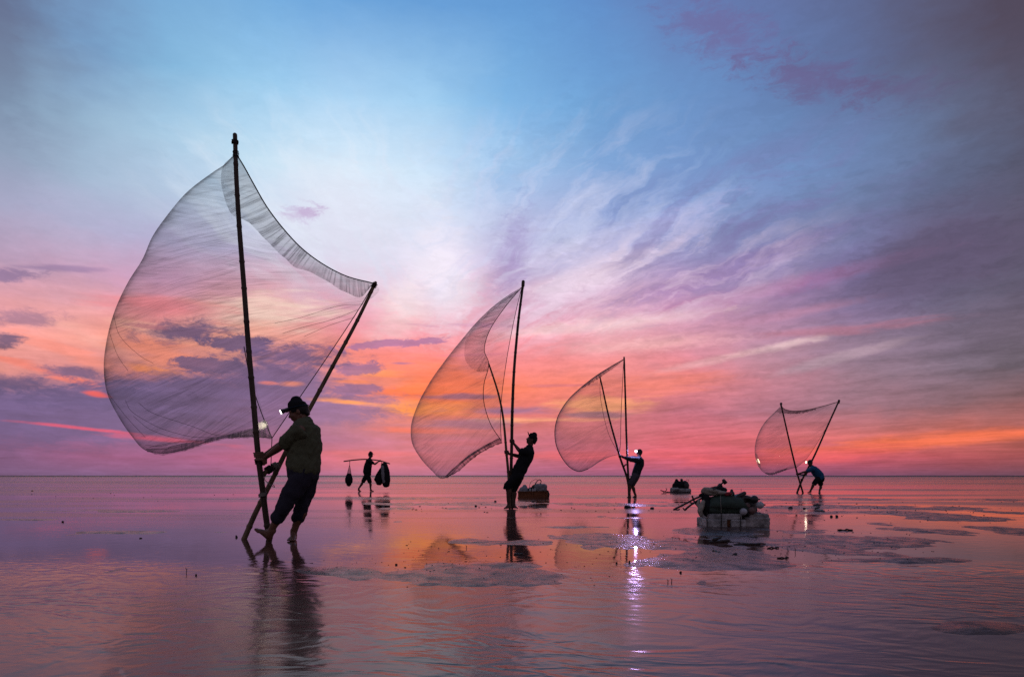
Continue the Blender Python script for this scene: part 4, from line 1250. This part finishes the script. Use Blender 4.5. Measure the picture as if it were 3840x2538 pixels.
        if lp.get('spot'):
            L_ = bpy.data.lights.new('headlamp_beam', 'SPOT'); L_.energy = lp['spot']; L_.spot_size = R(lp.get('cone', 14)); L_.spot_blend = .5; L_.shadow_soft_size = .02
            L_.color = lp.get('lcol', (1, .95, .82))
            lo_ = bpy.data.objects.new('headlamp_beam', L_)
            aim = W3(lp['aim'])
            lo_.rotation_euler = (src - aim).to_track_quat('Z', 'Y').to_euler()
            lo_.location = src - world_off(hl); lo_.parent = hl
            COL.objects.link(lo_)
        if lp.get('point'):
            L_ = bpy.data.lights.new('headlamp_beam', 'POINT'); L_.energy = lp['point']; L_.shadow_soft_size = .035; L_.color = lp.get('lcol', (1, .95, .9))
            lo_ = bpy.data.objects.new('headlamp_beam', L_)
            lo_.location = src - world_off(hl); lo_.parent = hl
            COL.objects.link(lo_)
    return root


# man 1 : olive shirt, leaning back on the poles
person(dict(
    Y=7.30, base=G(1050, 2026), voxel=.006, k=1.0, skin=M_SKIN,
    torso=[(1143, 1582), (1146, 1604), (1141, 1655), (1140, 1712), (1136, 1775)],
    torso_r=[(.06, .07), (.115, .165), (.150, .175), (.145, .165), (.142, .170)],
    head=(1119, 1546), look=(-1, -.18, -.33), up=(-.30, 0, 1),
    arms=[dict(sh=(1127, 1612, -.18), el=(1060, 1668, -.12), wr=(996, 1714, .10), grip=(974, 1733, .14), ax=((981, 1800, .16), (968, 1700, .14)), rp=.036, flip=1),
          dict(sh=(1131, 1610, .19), el=(1066, 1660, .30), wr=(992, 1706, .24), grip=(970, 1708, .145), ax=((981, 1800, .16), (968, 1700, .14)), rp=.036, flip=-1)],
    legs=[dict(hip=(1122, 1800, -.09), kn=(1062, 1900, -.14), an=(1014, 1995, -.10), heel=(1008, 2030, -.08), toe=(956, 1984, -.10), fk=1.2, up=(.75, 0, 1), calf=(.03, 0, .01)),
          dict(hip=(1152, 1800, .10), kn=(1132, 1892, .08), an=(1101, 1998, .10), heel=(1105, 2026, .14), toe=(1088, 2030, -.06), calf=(.03, 0, 0))],
    shirt=dict(mat=M_SHIRT, sleeve=.86, infl=.022, wr=.016, ws=9.5, down=.62, collar=True),
    trousers=dict(mat=M_TROUSER, down=1.42, cuff=.060, knee=.071, rolled=True, wr=.014, ws=9),
    hat='cap', lamp=dict(dir=(-1, -.25, -.45), glow=6.0, r=.030, spot=60, cone=10, aim=(984, 1592, .36)),
), 'person in olive shirt and rolled dark trousers leaning back on the nearest poles')

# man 2 : black clothes, looking up
person(dict(
    Y=14.30, base=G(1912, 1907), voxel=.009, k=1.0, skin=M_SKIN_FAR,
    torso=[(1986, 1676), (1983, 1690), (1974, 1712), (1958, 1742), (1944, 1772)],
    torso_r=[(.06, .07), (.105, .165), (.125, .17), (.12, .155), (.125, .165)],
    head=(1993, 1649), look=(-1, -.1, .42), up=(.42, 0, 1),
    arms=[dict(sh=(1974, 1695, -.17), el=(1950, 1692, -.12), wr=(1927, 1663, -.04), grip=(1919, 1653, -.10), ax=((1918, 1700, -.1), (1920, 1600, -.1)), rp=.032),
          dict(sh=(1974, 1698, .17), el=(1945, 1710, .1), wr=(1908, 1701, -.02), grip=(1899, 1695, -.10), ax=((1905, 1760, -.08), (1893, 1630, -.15)), rp=.030)],
    legs=[dict(hip=(1940, 1785, -.09), kn=(1903, 1822, -.10), an=(1908, 1893, -.05), heel=(1913, 1906, -.05), toe=(1888, 1908, -.07), calf=(.02, 0, 0)),
          dict(hip=(1944, 1788, .09), kn=(1924, 1834, .08), an=(1927, 1892, .08), heel=(1926, 1904, .12), toe=(1936, 1907, -.05), calf=(.02, 0, 0))],
    shirt=dict(mat=M_BLACK, sleeve=.7, infl=.018, down=.5),
    trousers=dict(mat=M_BLACK, down=1.12, cuff=.085),
    hat='cap', brim=((.09, 0, .075), (.135, 0, .125)),
), 'person in black clothes and cap leaning back, face turned up to the tall net')

# man 3 : grey-blue clothes, lamp towards the camera
person(dict(
    Y=21.4, base=G(2370, 1866), voxel=.010, k=1.0, skin=M_SKIN_FAR,
    torso=[(2396, 1714), (2400, 1724), (2398, 1742), (2390, 1762), (2384, 1780)],
    torso_r=[(.055, .065), (.10, .165), (.125, .17), (.11, .15), (.115, .16)],
    head=(2397, 1698), look=(-1, -.9, -.05), up=(0, 0, 1),
    arms=[dict(sh=(2394, 1725, -.17), el=(2366, 1722, -.2), wr=(2331, 1712, -.30), grip=(2325, 1711, -.30), ax=((2340, 1760, -.2), (2310, 1660, -.35)), rp=.032),
          dict(sh=(2396, 1724, .17), el=(2374, 1718, .10), wr=(2359, 1716, -.1), grip=(2353, 1716, -.15), ax=((2356, 1790, -.1), (2350, 1650, -.17)), rp=.032)],
    legs=[dict(hip=(2380, 1788, -.09), kn=(2359, 1816, -.12), an=(2361, 1857, -.06), heel=(2364, 1866, -.05), toe=(2350, 1866, -.08)),
          dict(hip=(2384, 1788, .09), kn=(2370, 1820, .08), an=(2383, 1857, .10), heel=(2387, 1865, .1), toe=(2372, 1865, .05))],
    shirt=dict(mat=M_TEAL, sleeve=1.85, infl=.016, down=.5),
    trousers=dict(mat=M_GREY, down=.98),
    lamp=dict(dir=(-.75, -1, -.12), glow=5.0, r=.055, col=(.86, .78, 1), point=34, lcol=(.58, .42, 1.0)),
), 'person in dark long sleeves and grey shorts, bright headlamp facing the viewer')

# man 4 : blue shirt, bent forward
person(dict(
    Y=27.5, base=G(3050, 1847), voxel=.011, k=1.02, skin=M_SKIN_FAR,
    torso=[(3044, 1748), (3050, 1757), (3061, 1770), (3072, 1783), (3076, 1796)],
    torso_r=[(.055, .065), (.11, .165), (.145, .17), (.15, .155), (.14, .165)],
    head=(3037, 1735), look=(-1, -.3, -.25), up=(-.2, 0, 1),
    arms=[dict(sh=(3045, 1759, -.17), el=(3020, 1768, -.18), wr=(2996, 1775, -.12), grip=(2990, 1777, -.1), ax=((2998, 1803, -.05), (2971, 1700, -.2)), rp=.034),
          dict(sh=(3046, 1759, .17), el=(3030, 1768, .2), wr=(3022, 1776, .2), grip=(3019, 1778, .2), ax=((3003, 1810, .1), (3058, 1700, .3)), rp=.036)],
    legs=[dict(hip=(3066, 1797, -.10), kn=(3049, 1818, -.12), an=(3040, 1839, -.05), heel=(3042, 1847, -.05), toe=(3027, 1847, -.08)),
          dict(hip=(3076, 1798, .09), kn=(3078, 1822, .08), an=(3073, 1841, .06), heel=(3075, 1848, .1), toe=(3071, 1849, -.10))],
    shirt=dict(mat=M_BLUE, sleeve=.7, infl=.02, down=.7),
    trousers=dict(mat=M_BLACK, down=.85),
    lamp=dict(dir=(-1, -.45, -.1), glow=5.0, r=.05, col=(1, .85, .6), spot=3500, cone=5.5, aim=(2838, 1728, .2), point=.5, lcol=(1, .85, .65)),
), 'person in a blue shirt bending forward to push the far crossed poles')

# walker with a shoulder pole
person(dict(
    Y=30.0, base=G(1375, 1842), voxel=.011, k=1.0, skin=M_SKIN_FAR,
    torso=[(1387, 1719), (1385, 1727), (1381, 1742), (1378, 1758), (1377, 1774)],
    torso_r=[(.055, .065), (.10, .17), (.13, .175), (.135, .165), (.14, .17)],
    head=(1390, 1706), look=(1, -.15, -.08), up=(0.05, 0, 1),
    arms=[dict(sh=(1386, 1728, -.18), el=(1406, 1740, -.15), wr=(1421, 1729, -.05), grip=(1424, 1727, 0), ax=((1410, 1726, 0), (1440, 1731, 0)), rp=.03),
          dict(sh=(1384, 1730, .18), el=(1378, 1752, .2), wr=(1386, 1770, .2))],
    legs=[dict(hip=(1374, 1784, .09), kn=(1360, 1807, .08), an=(1345, 1832, .08), heel=(1342, 1841, .08), toe=(1355, 1843, .08)),
          dict(hip=(1380, 1784, -.09), kn=(1388, 1810, -.08), an=(1390, 1834, -.06), heel=(1387, 1842, -.06), toe=(1402, 1842, -.06))],
    shirt=dict(mat=M_BLACK, sleeve=.6, infl=.03, down=.7),
    trousers=dict(mat=M_BLACK, down=.98),
    hat='cap', brim=((.10, 0, .045), (.165, 0, .032)),
), 'person in cap and dark shorts walking with a carrying pole over the shoulder')

# carrying pole and its loads
cp = thing('carrying_pole', 'thin curved carrying pole across the walking man\'s shoulder', 'carrying pole', P(1376, 1722, 29.95))
tube('pole', [(1290, 1729, 29.95), (1330, 1724, 29.95), (1376, 1721.5, 29.9), (1424, 1727, 30.0), (1461, 1738, 30.0)], (0.028, 0.026), M_BAMBOO, cp, 10)
nb = thing('net_sack', 'teardrop net sack hanging from the rear end of the carrying pole', 'sack', P(1308, 1816, 29.95))
rope('cord', [(1312, 1726, 29.95), (1311, 1748, 29.95)], 0.012, nb)
mb = MB(); mb.loft([P(1311, 1745, 29.95), P(1310, 1765, 29.95), P(1309, 1790, 29.95)], [.02, .07, .13], 14)
uvmesh = mb.build('net_top', M_HEM_D, nb)
mb = MB(); mb.loft([P(1309, 1784, 29.95), P(1308.5, 1795, 29.95), P(1308, 1808, 29.95), P(1308, 1815, 29.95)], [.125, .16, .15, .10], 16)
mb.build_solid('catch', M_BLACK, nb, .012, 2, wrinkle=.012, wscale=12)
ls = thing('long_sack', 'tall upright sack with a pale side hanging at the front of the carrying pole', 'sack', P(1445, 1818, 30))
rope('cord', [(1440, 1731, 30.0), (1438, 1745, 30.0)], 0.012, ls)
mb = MB(); mb.loft([P(1441, 1744, 30), P(1444, 1765, 30), P(1447, 1800, 30), P(1448, 1815, 30)], [.13, .18, .19, .15], 18)
mb.build_solid('sack', M_BLACK, ls, .012, 2, wrinkle=.015, wscale=9)
mb = MB(); mb.loft([P(1434, 1748, 29.86), P(1436, 1775, 29.83), P(1440, 1808, 29.84)], [(.06, .04), (.075, .045), (.06, .04)], 12)
mb.build_solid('pale_panel', M_BAGW, ls, .012, 2, wrinkle=.01, wscale=14)
bs_ = thing('black_bag', 'black bulging bag hanging just behind the long sack', 'bag', P(1420, 1812, 30))
rope('cord', [(1432, 1729, 30.05), (1427, 1760, 30.05)], 0.012, bs_)
mb = MB(); mb.loft([P(1428, 1757, 30.05), P(1422, 1780, 30.05), P(1420, 1798, 30.05), P(1422, 1808, 30.05)], [.04, .13, .19, .14], 16)
mb.build_solid('bag', M_BLACK, bs_, .012, 2, wrinkle=.015, wscale=9)


# ------------------------------------------------------------------ rafts
def rpx(Y):
    return Y / F


# raft A: near, white foam blocks
YR = 9.35
def A(px, py, dy=0.0): return P(px, py, YR + dy)
raft = thing('foam_raft', 'nearest raft of cracked white foam blocks tied with dark cord', 'raft', G(2745, 1974))
def foam(name, x0, x1, y0, y1, dy0, dy1, mat, seed, parent, vox=.012):
    c = (A((x0 + x1) / 2, (y0 + y1) / 2, (dy0 + dy1) / 2))
    h = ((x1 - x0) / 2 * rpx(YR), (dy1 - dy0) / 2, (y1 - y0) / 2 * rpx(YR))
    m_ = MB(); m_.box(c, h, None, .010)
    return m_.build_solid(name, mat, parent, .008, 1, wrinkle=.006, wscale=24)
foam('foam_block', 2631, 2706, 1942, 1973, -.02, .5, M_FOAM, 1, raft)
foam('foam_block', 2640, 2762, 1923, 1944, .0, .5, M_FOAM, 2, raft)
foam('foam_block', 2720, 2778, 1944, 1975, -.03, .5, M_FOAM, 3, raft)
foam('foam_block', 2776, 2864, 1936, 1974, -.04, .45, M_FOAM2, 4, raft)
foam('foam_block', 2790, 2862, 1924, 1938, .0, .45, M_FOAM2, 5, raft)
foam('foam_block', 2704, 2722, 1945, 1972, .02, .5, M_CRATE, 6, raft)
for x in (2652, 2706):
    rope('cord', [(x, 1922, YR - .03), (x - 1, 1945, YR - .045), (x, 1974, YR - .035)], .006, raft)
rope('cord', [(2776, 1936, YR - .05), (2778, 1972, YR - .05)], .006, raft)
tarp = thing('green_bag', 'big dark green sack filling the middle of the near raft', 'sack', A(2718, 1923, .2))
mb = MB()
mb.loft([A(2645, 1905, .22), A(2672, 1893, .22), A(2718, 1889, .22), A(2765, 1894, .22), A(2790, 1907, .22)], [(.07, .17), (.115, .22), (.135, .24), (.115, .22), (.06, .16)], 24)
mb.box(A(2718, 1912, .22), (.27, .20, .045), None, .03)
mb.build_solid('sack', M_GREEN, tarp, .010, 3, wrinkle=.008, wscale=10, wstretch=(2.5, 1, .5))
rope('cord', [(2702, 1858, YR + .05), (2703, 1890, YR - .03), (2705, 1925, YR - .02)], .004, tarp, M_ROPE_L)
rope('cord', [(2652, 1898, YR + .02), (2720, 1902, YR - .03), (2785, 1904, YR + .0)], .004, tarp)
# bundle on top
bt = thing('cloth_roll', 'pale cloth roll lying on top of the green sack', 'cloth roll', A(2690, 1850, .2))
mb = MB(); mb.loft([A(2642, 1836, .2), A(2665, 1838, .18), A(2700, 1847, .16), A(2740, 1853, .18)], [(.035, .04), (.030, .05), (.028, .05), (.02, .04)], 14)
mb.loft([A(2640, 1840, .22), A(2655, 1850, .2), A(2700, 1852, .2)], [(.04, .05), (.03, .05), (.02, .04)], 14)
mb.build_solid('cloth', M_CLOTHW, bt, .008, 3, wrinkle=.008, wscale=16)
dk = thing('dark_bag', 'dark soft bag heaped beside the cloth roll on the near raft', 'bag', A(2690, 1840, .3))
mb = MB(); mb.ell(A(2690, 1836, .32), (.13, .12, .045)); mb.ell(A(2655, 1843, .32), (.06, .1, .04)); mb.ell(A(2700, 1826, .32), (.035, .05, .05))
mb.build_solid('bag', M_BLACK, dk, .010, 3, wrinkle=.012, wscale=12)
ml = thing('mallet', 'wooden mallet lying slanted on top of the raft, head raised', 'mallet', A(2680, 1835, .1))
tube('handle', [(2676, 1834, YR + .1), (2695, 1822, YR + .1), (2716, 1805, YR + .1)], .011, M_WOOD, ml)
mb = MB()
v1 = (A(2722, 1813, .1) - A(2710, 1795, .1)).normalized()
mb.loft([A(2711, 1797, .1), A(2714, 1802, .1), A(2722, 1812, .1)], [.018, .026, .028], 10, round_caps=False)
mb.build('mallet_head', M_WOOD, ml)
rr_ = thing('red_cloth', 'small red rag tucked between the bags on the near raft', 'rag', A(2734, 1851, .1))
mb = MB(); mb.ell(A(2733, 1850, .1), (.045, .05, .020)); mb.ell(A(2726, 1853, .1), (.03, .04, .015))
mb.build_solid('cloth', M_RED, rr_, .007, 2, wrinkle=.006, wscale=20)
pt = thing('round_pot', 'dark round pot standing on the right of the green sack', 'pot', A(2744, 1850, .2))
mb = MB(); mb.ell(A(2744, 1852, .2), (.040, .05, .045)); mb.loft([A(2744, 1841, .2), A(2744, 1838, .2)], [.018, .022], 10)
mb.build_solid('pot', M_PLASTIC, pt, .008, 2)
s2 = thing('brown_bundle', 'brown rolled bundle pointing up at the right of the near raft', 'bundle', A(2780, 1855, .2))
mb = MB(); mb.loft([A(2762, 1864, .2), A(2778, 1856, .2), A(2793, 1848, .2)], [.022, .030, .022], 10)
mb.loft([A(2770, 1866, .22), A(2800, 1866, .2), A(2822, 1872, .18)], [.025, .030, .022], 10)
mb.build_solid('cloth', M_WOOD, s2, .009, 2, wrinkle=.01, wscale=14)
FL = 'round floats on the near raft'
for (x, y, r_, m_, lab, dy) in (
    (2850, 1893, .052, M_BUOY, 'pale round float hanging out past the right end of the near raft', -.02),
    (2828, 1872, .058, M_PLASTIC, 'black round float above the pale one at the right of the near raft', .05),
    (2788, 1918, .050, M_BUOY, 'pale float resting on the foam at the foot of the green sack', -.06),
    (2819, 1914, .053, M_BUOY_R, 'brown round float between the two pale floats', .0),
    (2801, 1896, .045, M_BUOY_R, 'small brown float above and behind the lower pale float', .1)):
    fb = thing('float', lab, 'float', A(x, y, dy), FL)
    mb = MB(); mb.ell(A(x, y, dy), (r_, r_, r_ * .97), None, 20, 14)
    b_ = mb.build('ball', m_, fb)
    mb = MB(); mb.loft([A(x + 3, y - 1, dy) + Vector((r_ * .8, 0, 0)), A(x + 3, y - 1, dy) + Vector((r_ * 1.12, 0, 0))], [.012, .009], 8)
    mb.build('plug', M_PLASTIC, b_)
wb = thing('rolled_sack', 'upright pale rolled sack leaning at the left end of the near raft', 'sack', A(2632, 1925, .1))
mb = MB(); mb.loft([A(2638, 1880, .12), A(2632, 1895, .08), A(2624, 1915, .05), A(2629, 1930, .05)], [.022, .034, .034, .025], 12)
mb.loft([A(2622, 1876, .16), A(2618, 1892, .14), A(2626, 1905, .1)], [.018, .022, .02], 10)
mb.build_solid('cloth', M_CLOTHW, wb, .009, 2, wrinkle=.008, wscale=14)
b3 = thing('black_sack', 'low black sack wedged beside the pale rolled sack', 'sack', A(2648, 1915, .2))
mb = MB(); mb.ell(A(2650, 1904, .16), (.075, .12, .11)); mb.ell(A(2646, 1868, .2), (.05, .08, .05)); mb.ell(A(2630, 1857, .2), (.03, .04, .02))
mb.build_solid('bag', M_BLACK, b3, .010, 2, wrinkle=.012, wscale=12)
b4 = thing('dark_bundle', 'dark bundle behind the floats at the right of the near raft', 'bundle', A(2805, 1905, .3))
mb = MB(); mb.ell(A(2810, 1900, .3), (.10, .13, .14)); mb.ell(A(2770, 1875, .3), (.12, .13, .08)); mb.ell(A(2815, 1928, .25), (.14, .15, .03))
mb.build_solid('bundle', M_WOOD, b4, .011, 2, wrinkle=.012, wscale=12)
tl = thing('wooden_rake', 'forked wooden tool leaning from the near raft down to the mud', 'rake', G(2550, 1911))
tube('handle', [(2527, 1910, 9.9), (2570, 1888, 9.8), (2600, 1872, 9.7), (2636, 1856, 9.6)], .014, M_WOOD, tl)
tube('handle', [(2568, 1911, 9.7), (2590, 1893, 9.65), (2616, 1876, 9.6), (2640, 1862, 9.55)], .014, M_WOOD, tl)
tube('prong', [(2527, 1909, 9.9), (2540, 1911, 9.85), (2548, 1909, 9.82)], .010, M_WOOD, tl)
tube('prong', [(2562, 1905, 9.7), (2568, 1912, 9.68), (2575, 1908, 9.68)], .010, M_WOOD, tl)
tube('crosspiece', [(2596, 1860, 9.7), (2604, 1880, 9.68), (2622, 1903, 9.62)], .013, M_WOOD, tl)
tube('crosspiece', [(2588, 1884, 9.72), (2602, 1884, 9.7), (2618, 1880, 9.66)], .010, M_WOOD, tl)
rope('cord', [(2779, 1845, YR + .3), (2779, 1832, YR + .3)], .003, s2)

# raft B: orange crate behind the second man
YB = 21.0
def Bp(px, py, dy=0.0): return P(px, py, YB + dy)
rb = thing('wooden_crate', 'long rusty orange crate standing on the flat behind the man in black', 'crate', G(2000, 1868))
mb = MB()
mb.box(Bp(1998, 1855, .3), (.46, .3, .105), None, .012); mb.build('box', M_CRATE, rb, smooth=False)
mb = MB()
for z in (1843, 1867): mb.box(Bp(1998, z, -.005), (.475, .018, .014), None, .004)
for x in (1946, 1998, 2050): mb.box(Bp(x, 1855, -.008), (.018, .016, .10), None, .004)
mb.build('slats', M_CRATE, rb, smooth=False)
mb = MB(); mb.loft([Bp(2052, 1842, .25), Bp(2054, 1852, .25), Bp(2053, 1866, .25)], [.05, .065, .05], 12)
mb.build_solid('side_float', M_PLASTIC, rb, .012, 2)
for i, (x, y, rx, rz, m_, nm, lab) in enumerate((
    (1966, 1832, .16, .13, M_BAGW, 'white_sack', 'peaked white sack on the left end of the orange crate'),
    (2026, 1829, .20, .13, M_BAGW, 'white_sack', 'square pale sack on the right end of the orange crate'),
    (1996, 1834, .13, .07, M_BLACK, 'dark_sack', 'dark bundle between the two pale sacks on the orange crate'))):
    r0 = thing(nm, lab, 'sack', Bp(x, y + 10, .25), 'sacks on the orange crate')
    mb = MB()
    if i == 0:
        mb.loft([Bp(x, y + 10, .25), Bp(x, y, .25), Bp(x + 2, y - 11, .25)], [(rx * 1.15, .2), (rx * .8, .16), (rx * .25, .06)], 14)
    elif i == 1:
        mb.box(Bp(x, y, .25), (rx * .95, .18, rz * .9), None, .04); mb.ell(Bp(x - 3, y - 8, .25), (.14, .12, .05))
    else:
        mb.ell(Bp(x, y, .2), (rx, .15, rz)); mb.ell(Bp(x + 8, y - 10, .2), (.08, .1, .06))
    mb.build_solid('cloth', m_, r0, .014, 3, wrinkle=.016, wscale=8)
hp_ = thing('wire_hoops', 'two thin wire hoops standing up over the crate', 'hoops', Bp(2005, 1825, .2))
tube('hoop', [(1985, 1826, 21.1), (1990, 1808, 21.1), (2003, 1799, 21.1), (2014, 1798, 21.1), (2010, 1812, 21.1), (2000, 1824, 21.1)], .007, M_ROPE_L, hp_, 6, n=40)
tube('hoop', [(2000, 1826, 21.2), (2012, 1806, 21.2), (2022, 1798, 21.2), (2029, 1803, 21.2), (2026, 1812, 21.2), (2010, 1822, 21.2)], .013, M_ROPE, hp_, 6, n=40)
for i, (x, y) in enumerate(((1988, 1832), (1998, 1834), (2006, 1832))):
    fo = thing('bottle', ['small pale bottle left of three on the orange crate', 'small pale bottle in the middle of three on the orange crate', 'small pale bottle right of three on the orange crate'][i], 'bottle', Bp(x, y + 6, .02), 'bottles on the orange crate')
    mb = MB(); mb.loft([Bp(x, y + 7, .02), Bp(x, y, .02), Bp(x, y - 3, .02)], [.028, .03, .012], 10); mb.build('bottle_body', M_BUOY, fo)
    mb = MB(); mb.loft([Bp(x, y - 4, .02), Bp(x, y - 6, .02)], [.014, .014], 8, round_caps=False); mb.build('stopper', M_PLASTIC, fo)

# raft C: far
YC = 28.0
def Cp(px, py, dy=0.0): return P(px, py, YC + dy)
rc = thing('far_raft', 'far small white foam raft with long pole lying at its left side', 'raft', G(2550, 1846))
mb = MB(); mb.box(Cp(2552, 1838, .3), (.37, .3, .075), None, .03); mb.box(Cp(2530, 1834, .25), (.12, .3, .06), None, .03)
mb.build_solid('foam_block', M_FOAM2, rc, .016, 3, wrinkle=.015, wscale=8)
tube('pole', [(2478, 1838, 27.9), (2500, 1844, 27.9), (2545, 1845, 27.85), (2585, 1844, 27.8)], .022, M_WOOD, rc)
tube('fork', [(2488, 1846, 27.9), (2500, 1836, 27.9), (2498, 1830, 27.9)], .014, M_WOOD, rc)
hpC = thing('black_sack', 'black peaked sack heap on the far white raft', 'sack', Cp(2540, 1830, .3))
mb = MB(); mb.loft([Cp(2540, 1832, .3), Cp(2539, 1815, .3), Cp(2537, 1800, .3)], [(.22, .2), (.17, .16), (.05, .06)], 14); mb.ell(Cp(2552, 1818, .3), (.16, .16, .15))
mb.build_solid('bag', M_BLACK, hpC, .016, 2, wrinkle=.02, wscale=7)
hpC2 = thing('brown_sack', 'slumped brown sack at the right end of the far raft', 'sack', Cp(2572, 1832, .3))
mb = MB(); mb.ell(Cp(2572, 1821, .28), (.13, .15, .17)); mb.ell(Cp(2566, 1808, .28), (.07, .08, .06)); mb.loft([Cp(2558, 1812, .28), Cp(2556, 1798, .28)], [.03, .045], 10)
mb.build_solid('bag', M_WOOD, hpC2, .014, 2, wrinkle=.02, wscale=7)
wr_ = thing('wire_loop', 'thin wire loop sticking up from the far raft', 'wire', Cp(2578, 1808, .3))
tube('wire', [(2568, 1812, 28.2), (2574, 1800, 28.2), (2583, 1798, 28.2), (2581, 1806, 28.2)], .008, M_ROPE, wr_, 6)


# ------------------------------------------------------------------ bits lying on the flat
def stick(px0, py0, px1, py1, r_, lab, bumps=0):
    a = G(px0, py0, .012); b = G(px1, py1, .012)
    o_ = MB(); N = 14; pts = []; rr = []
    for i in range(N):
        s = i / (N - 1)
        p = a.lerp(b, s); p.z = r_ * .6 + .012 * noise.noise(Vector((s * 4, px0, 0)))
        p.y += .02 * noise.noise(Vector((s * 5, 3, px0)))
        pts.append(p); rr.append(r_ * (.75 + .6 * abs(noise.noise(Vector((s * 6, py0, 1))))) * (1 - .5 * abs(2 * s - 1) ** 4))
    o_.loft(pts, rr, 9)
    if bumps:
        m_ = a.lerp(b, .2); m_.z = r_ * 1.6
        o_.loft([m_, m_ + Vector((.07, 0, r_ * 1.1))], [r_ * 1.1, r_ * .5], 8)
    ob = o_.build('driftwood', M_WOOD, loc=(a + b) / 2)
    tag(ob, lab, 'driftwood', 'wet driftwood lying in front of the near raft')


stick(2662, 2031, 2737, 2026, .020, 'thick dark driftwood, nearest in front of the raft, with a lump at its left end', 1)
stick(2752, 2039, 2870, 2037, .014, 'long straight thin driftwood stick right of the lumpy one')
stick(2876, 2051, 2921, 2049, .009, 'short thin driftwood stick to the right of the long straight one')
stick(2808, 2009, 2840, 2013, .010, 'short driftwood chip closest to the front of the near raft')
stick(2672, 2062, 2704, 2070, .012, 'crooked small driftwood twig below the lumpy driftwood')
stick(2914, 2088, 2958, 2086, .008, 'faint thin driftwood sliver nearest the viewer at the right')
stick(3140, 1984, 3198, 1985, .013, 'driftwood stick lying alone in the pool right of the near raft')
stick(1926, 2073, 1962, 2076, .012, 'driftwood stick beside the reflection of the man in black')
stick(1942, 2107, 1976, 2107, .007, 'fine dark twig just below the reflection of the man in black')
stick(3052, 1912, 3092, 1917, .028, 'black log end lying below the far bent man', 1)


def clod(px, py, w, h_, lab):
    c = G(px, py, 0.0); ppm_ = F / c.y
    r_ = w / ppm_ / 2; hz = h_ / ppm_
    mb_ = MB(); mb_.ell(c + Vector((0, 0, hz * .3)), (r_, r_ * .9, hz * .8), None, 12, 8)
    random.seed(int(px * 7 + py))
    V = []
    for v in mb_.v:
        q_ = Vector(v) - c
        k_ = 1 + .45 * noise.noise(Vector((q_.x / r_ * 1.3, q_.y / r_ * 1.3 + px, q_.z / max(hz, .001))))
        V.append(tuple(c + q_ * k_))
    mb_.v = V
    ob = mb_.build('mud_clod', M_CLOD, loc=c)
    tag(ob, lab, 'mud clod', 'dark mud clods scattered over the flat')


clod(2351, 1903, 22, 9, 'dark mud clod left of the headlamp glitter, under the third net')
clod(2447, 1907, 16, 6, 'flat mud clod right of the headlamp glitter')
clod(1999, 1883, 10, 5, 'mud clod lying in front of the orange crate')
clod(2757, 2083, 20, 9, 'rounded mud clod below the long driftwood stick')
clod(2963, 1906, 16, 7, 'mud clod between the near raft and the far bent man')
clod(3117, 1937, 10, 6, 'left of two small mud clods right of the far lamp reflection')
clod(3138, 1937, 10, 6, 'right of two small mud clods right of the far lamp reflection')
clod(2552, 2147, 9, 6, 'small mud clod in the pool below the raft, right of the glitter')
clod(2361, 2110, 7, 8, 'small upright mud clod at the left edge of the lamp glitter')
clod(2312, 2112, 7, 6, 'tiny mud clod farther left of the lamp glitter')
clod(887, 2014, 9, 7, 'mud clod lying just left of the nearest pole foot')
clod(735, 2157, 8, 6, 'lone mud clod on the left foreground water')
clod(235, 1957, 8, 4, 'lone mud clod far out at the left')
clod(121, 1841, 8, 3, 'smallest far mud clod near the left edge')
clod(528, 2018, 9, 3, 'flat mud clod in the left middle distance')
clod(1784, 1898, 8, 5, 'mud clod left of the feet of the man in black')
clod(1857, 1881, 9, 5, 'mud clod behind the feet of the man in black')
clod(1486, 2117, 8, 5, 'mud clod on the low bar left of the net reflection')
clod(3062, 1898, 26, 8, 'broad mud clod beside the black log end')
clod(3016, 1908, 10, 5, 'small mud clod left of the broad one below the bent man')
for (x, y, h_, lab) in ((698, 2148, .04, 'lone thin twig standing upright in the left foreground water'), (2503, 2184, .022, 'left of two short upright twigs below the near raft'),
                        (2517, 2184, .03, 'right of two short upright twigs below the near raft'), (2981, 2070, .045, 'thin upright twig right of the driftwood sticks'), (1748, 2055, .03, 'short upright twig at the edge of the orange pool')):
    c = G(x, y, 0)
    mb_ = MB(); mb_.loft([c - Vector((0, 0, .02)), c + Vector((.004, 0, h_ * .5)), c + Vector((-.003, 0, h_))], [.003, .0026, .0015], 6)
    mb_.loft([c + Vector((.002, 0, h_ * .55)), c + Vector((.009, 0, h_ * .8))], [.0018, .001], 5)
    tag(mb_.build('twig', M_WOOD, loc=c), lab, 'twig', 'upright twigs in the flat')
# loose crumbs of mud, too many to count
mb = MB(); random.seed(11)
for (x0, x1, y0, y1, n_) in ((1400, 3400, 1885, 1925, 90), (2300, 3500, 1990, 2110, 130), (1500, 2300, 2010, 2200, 120), (100, 900, 1840, 1880, 14), (2900, 3840, 1880, 1960, 70), (1150, 1700, 2090, 2150, 40)):
    for i in range(n_):
        x = random.uniform(x0, x1); y = random.uniform(y0, y1)
        c = G(x, y, 0); s_ = random.uniform(.8, 2.3) / (F / c.y)
        z = max(bar_height(c.x, c.y), 0)
        mb.ell(c + Vector((0, 0, z + s_ * .2)), (s_ * random.uniform(.8, 2.2), s_, s_ * .6), None, 6, 4)
cr = mb.build('mud_crumbs', M_CLOD)
cr['kind'] = 'stuff'
tag(cr, 'fine dark crumbs of mud strewn over the bars', 'mud crumbs')
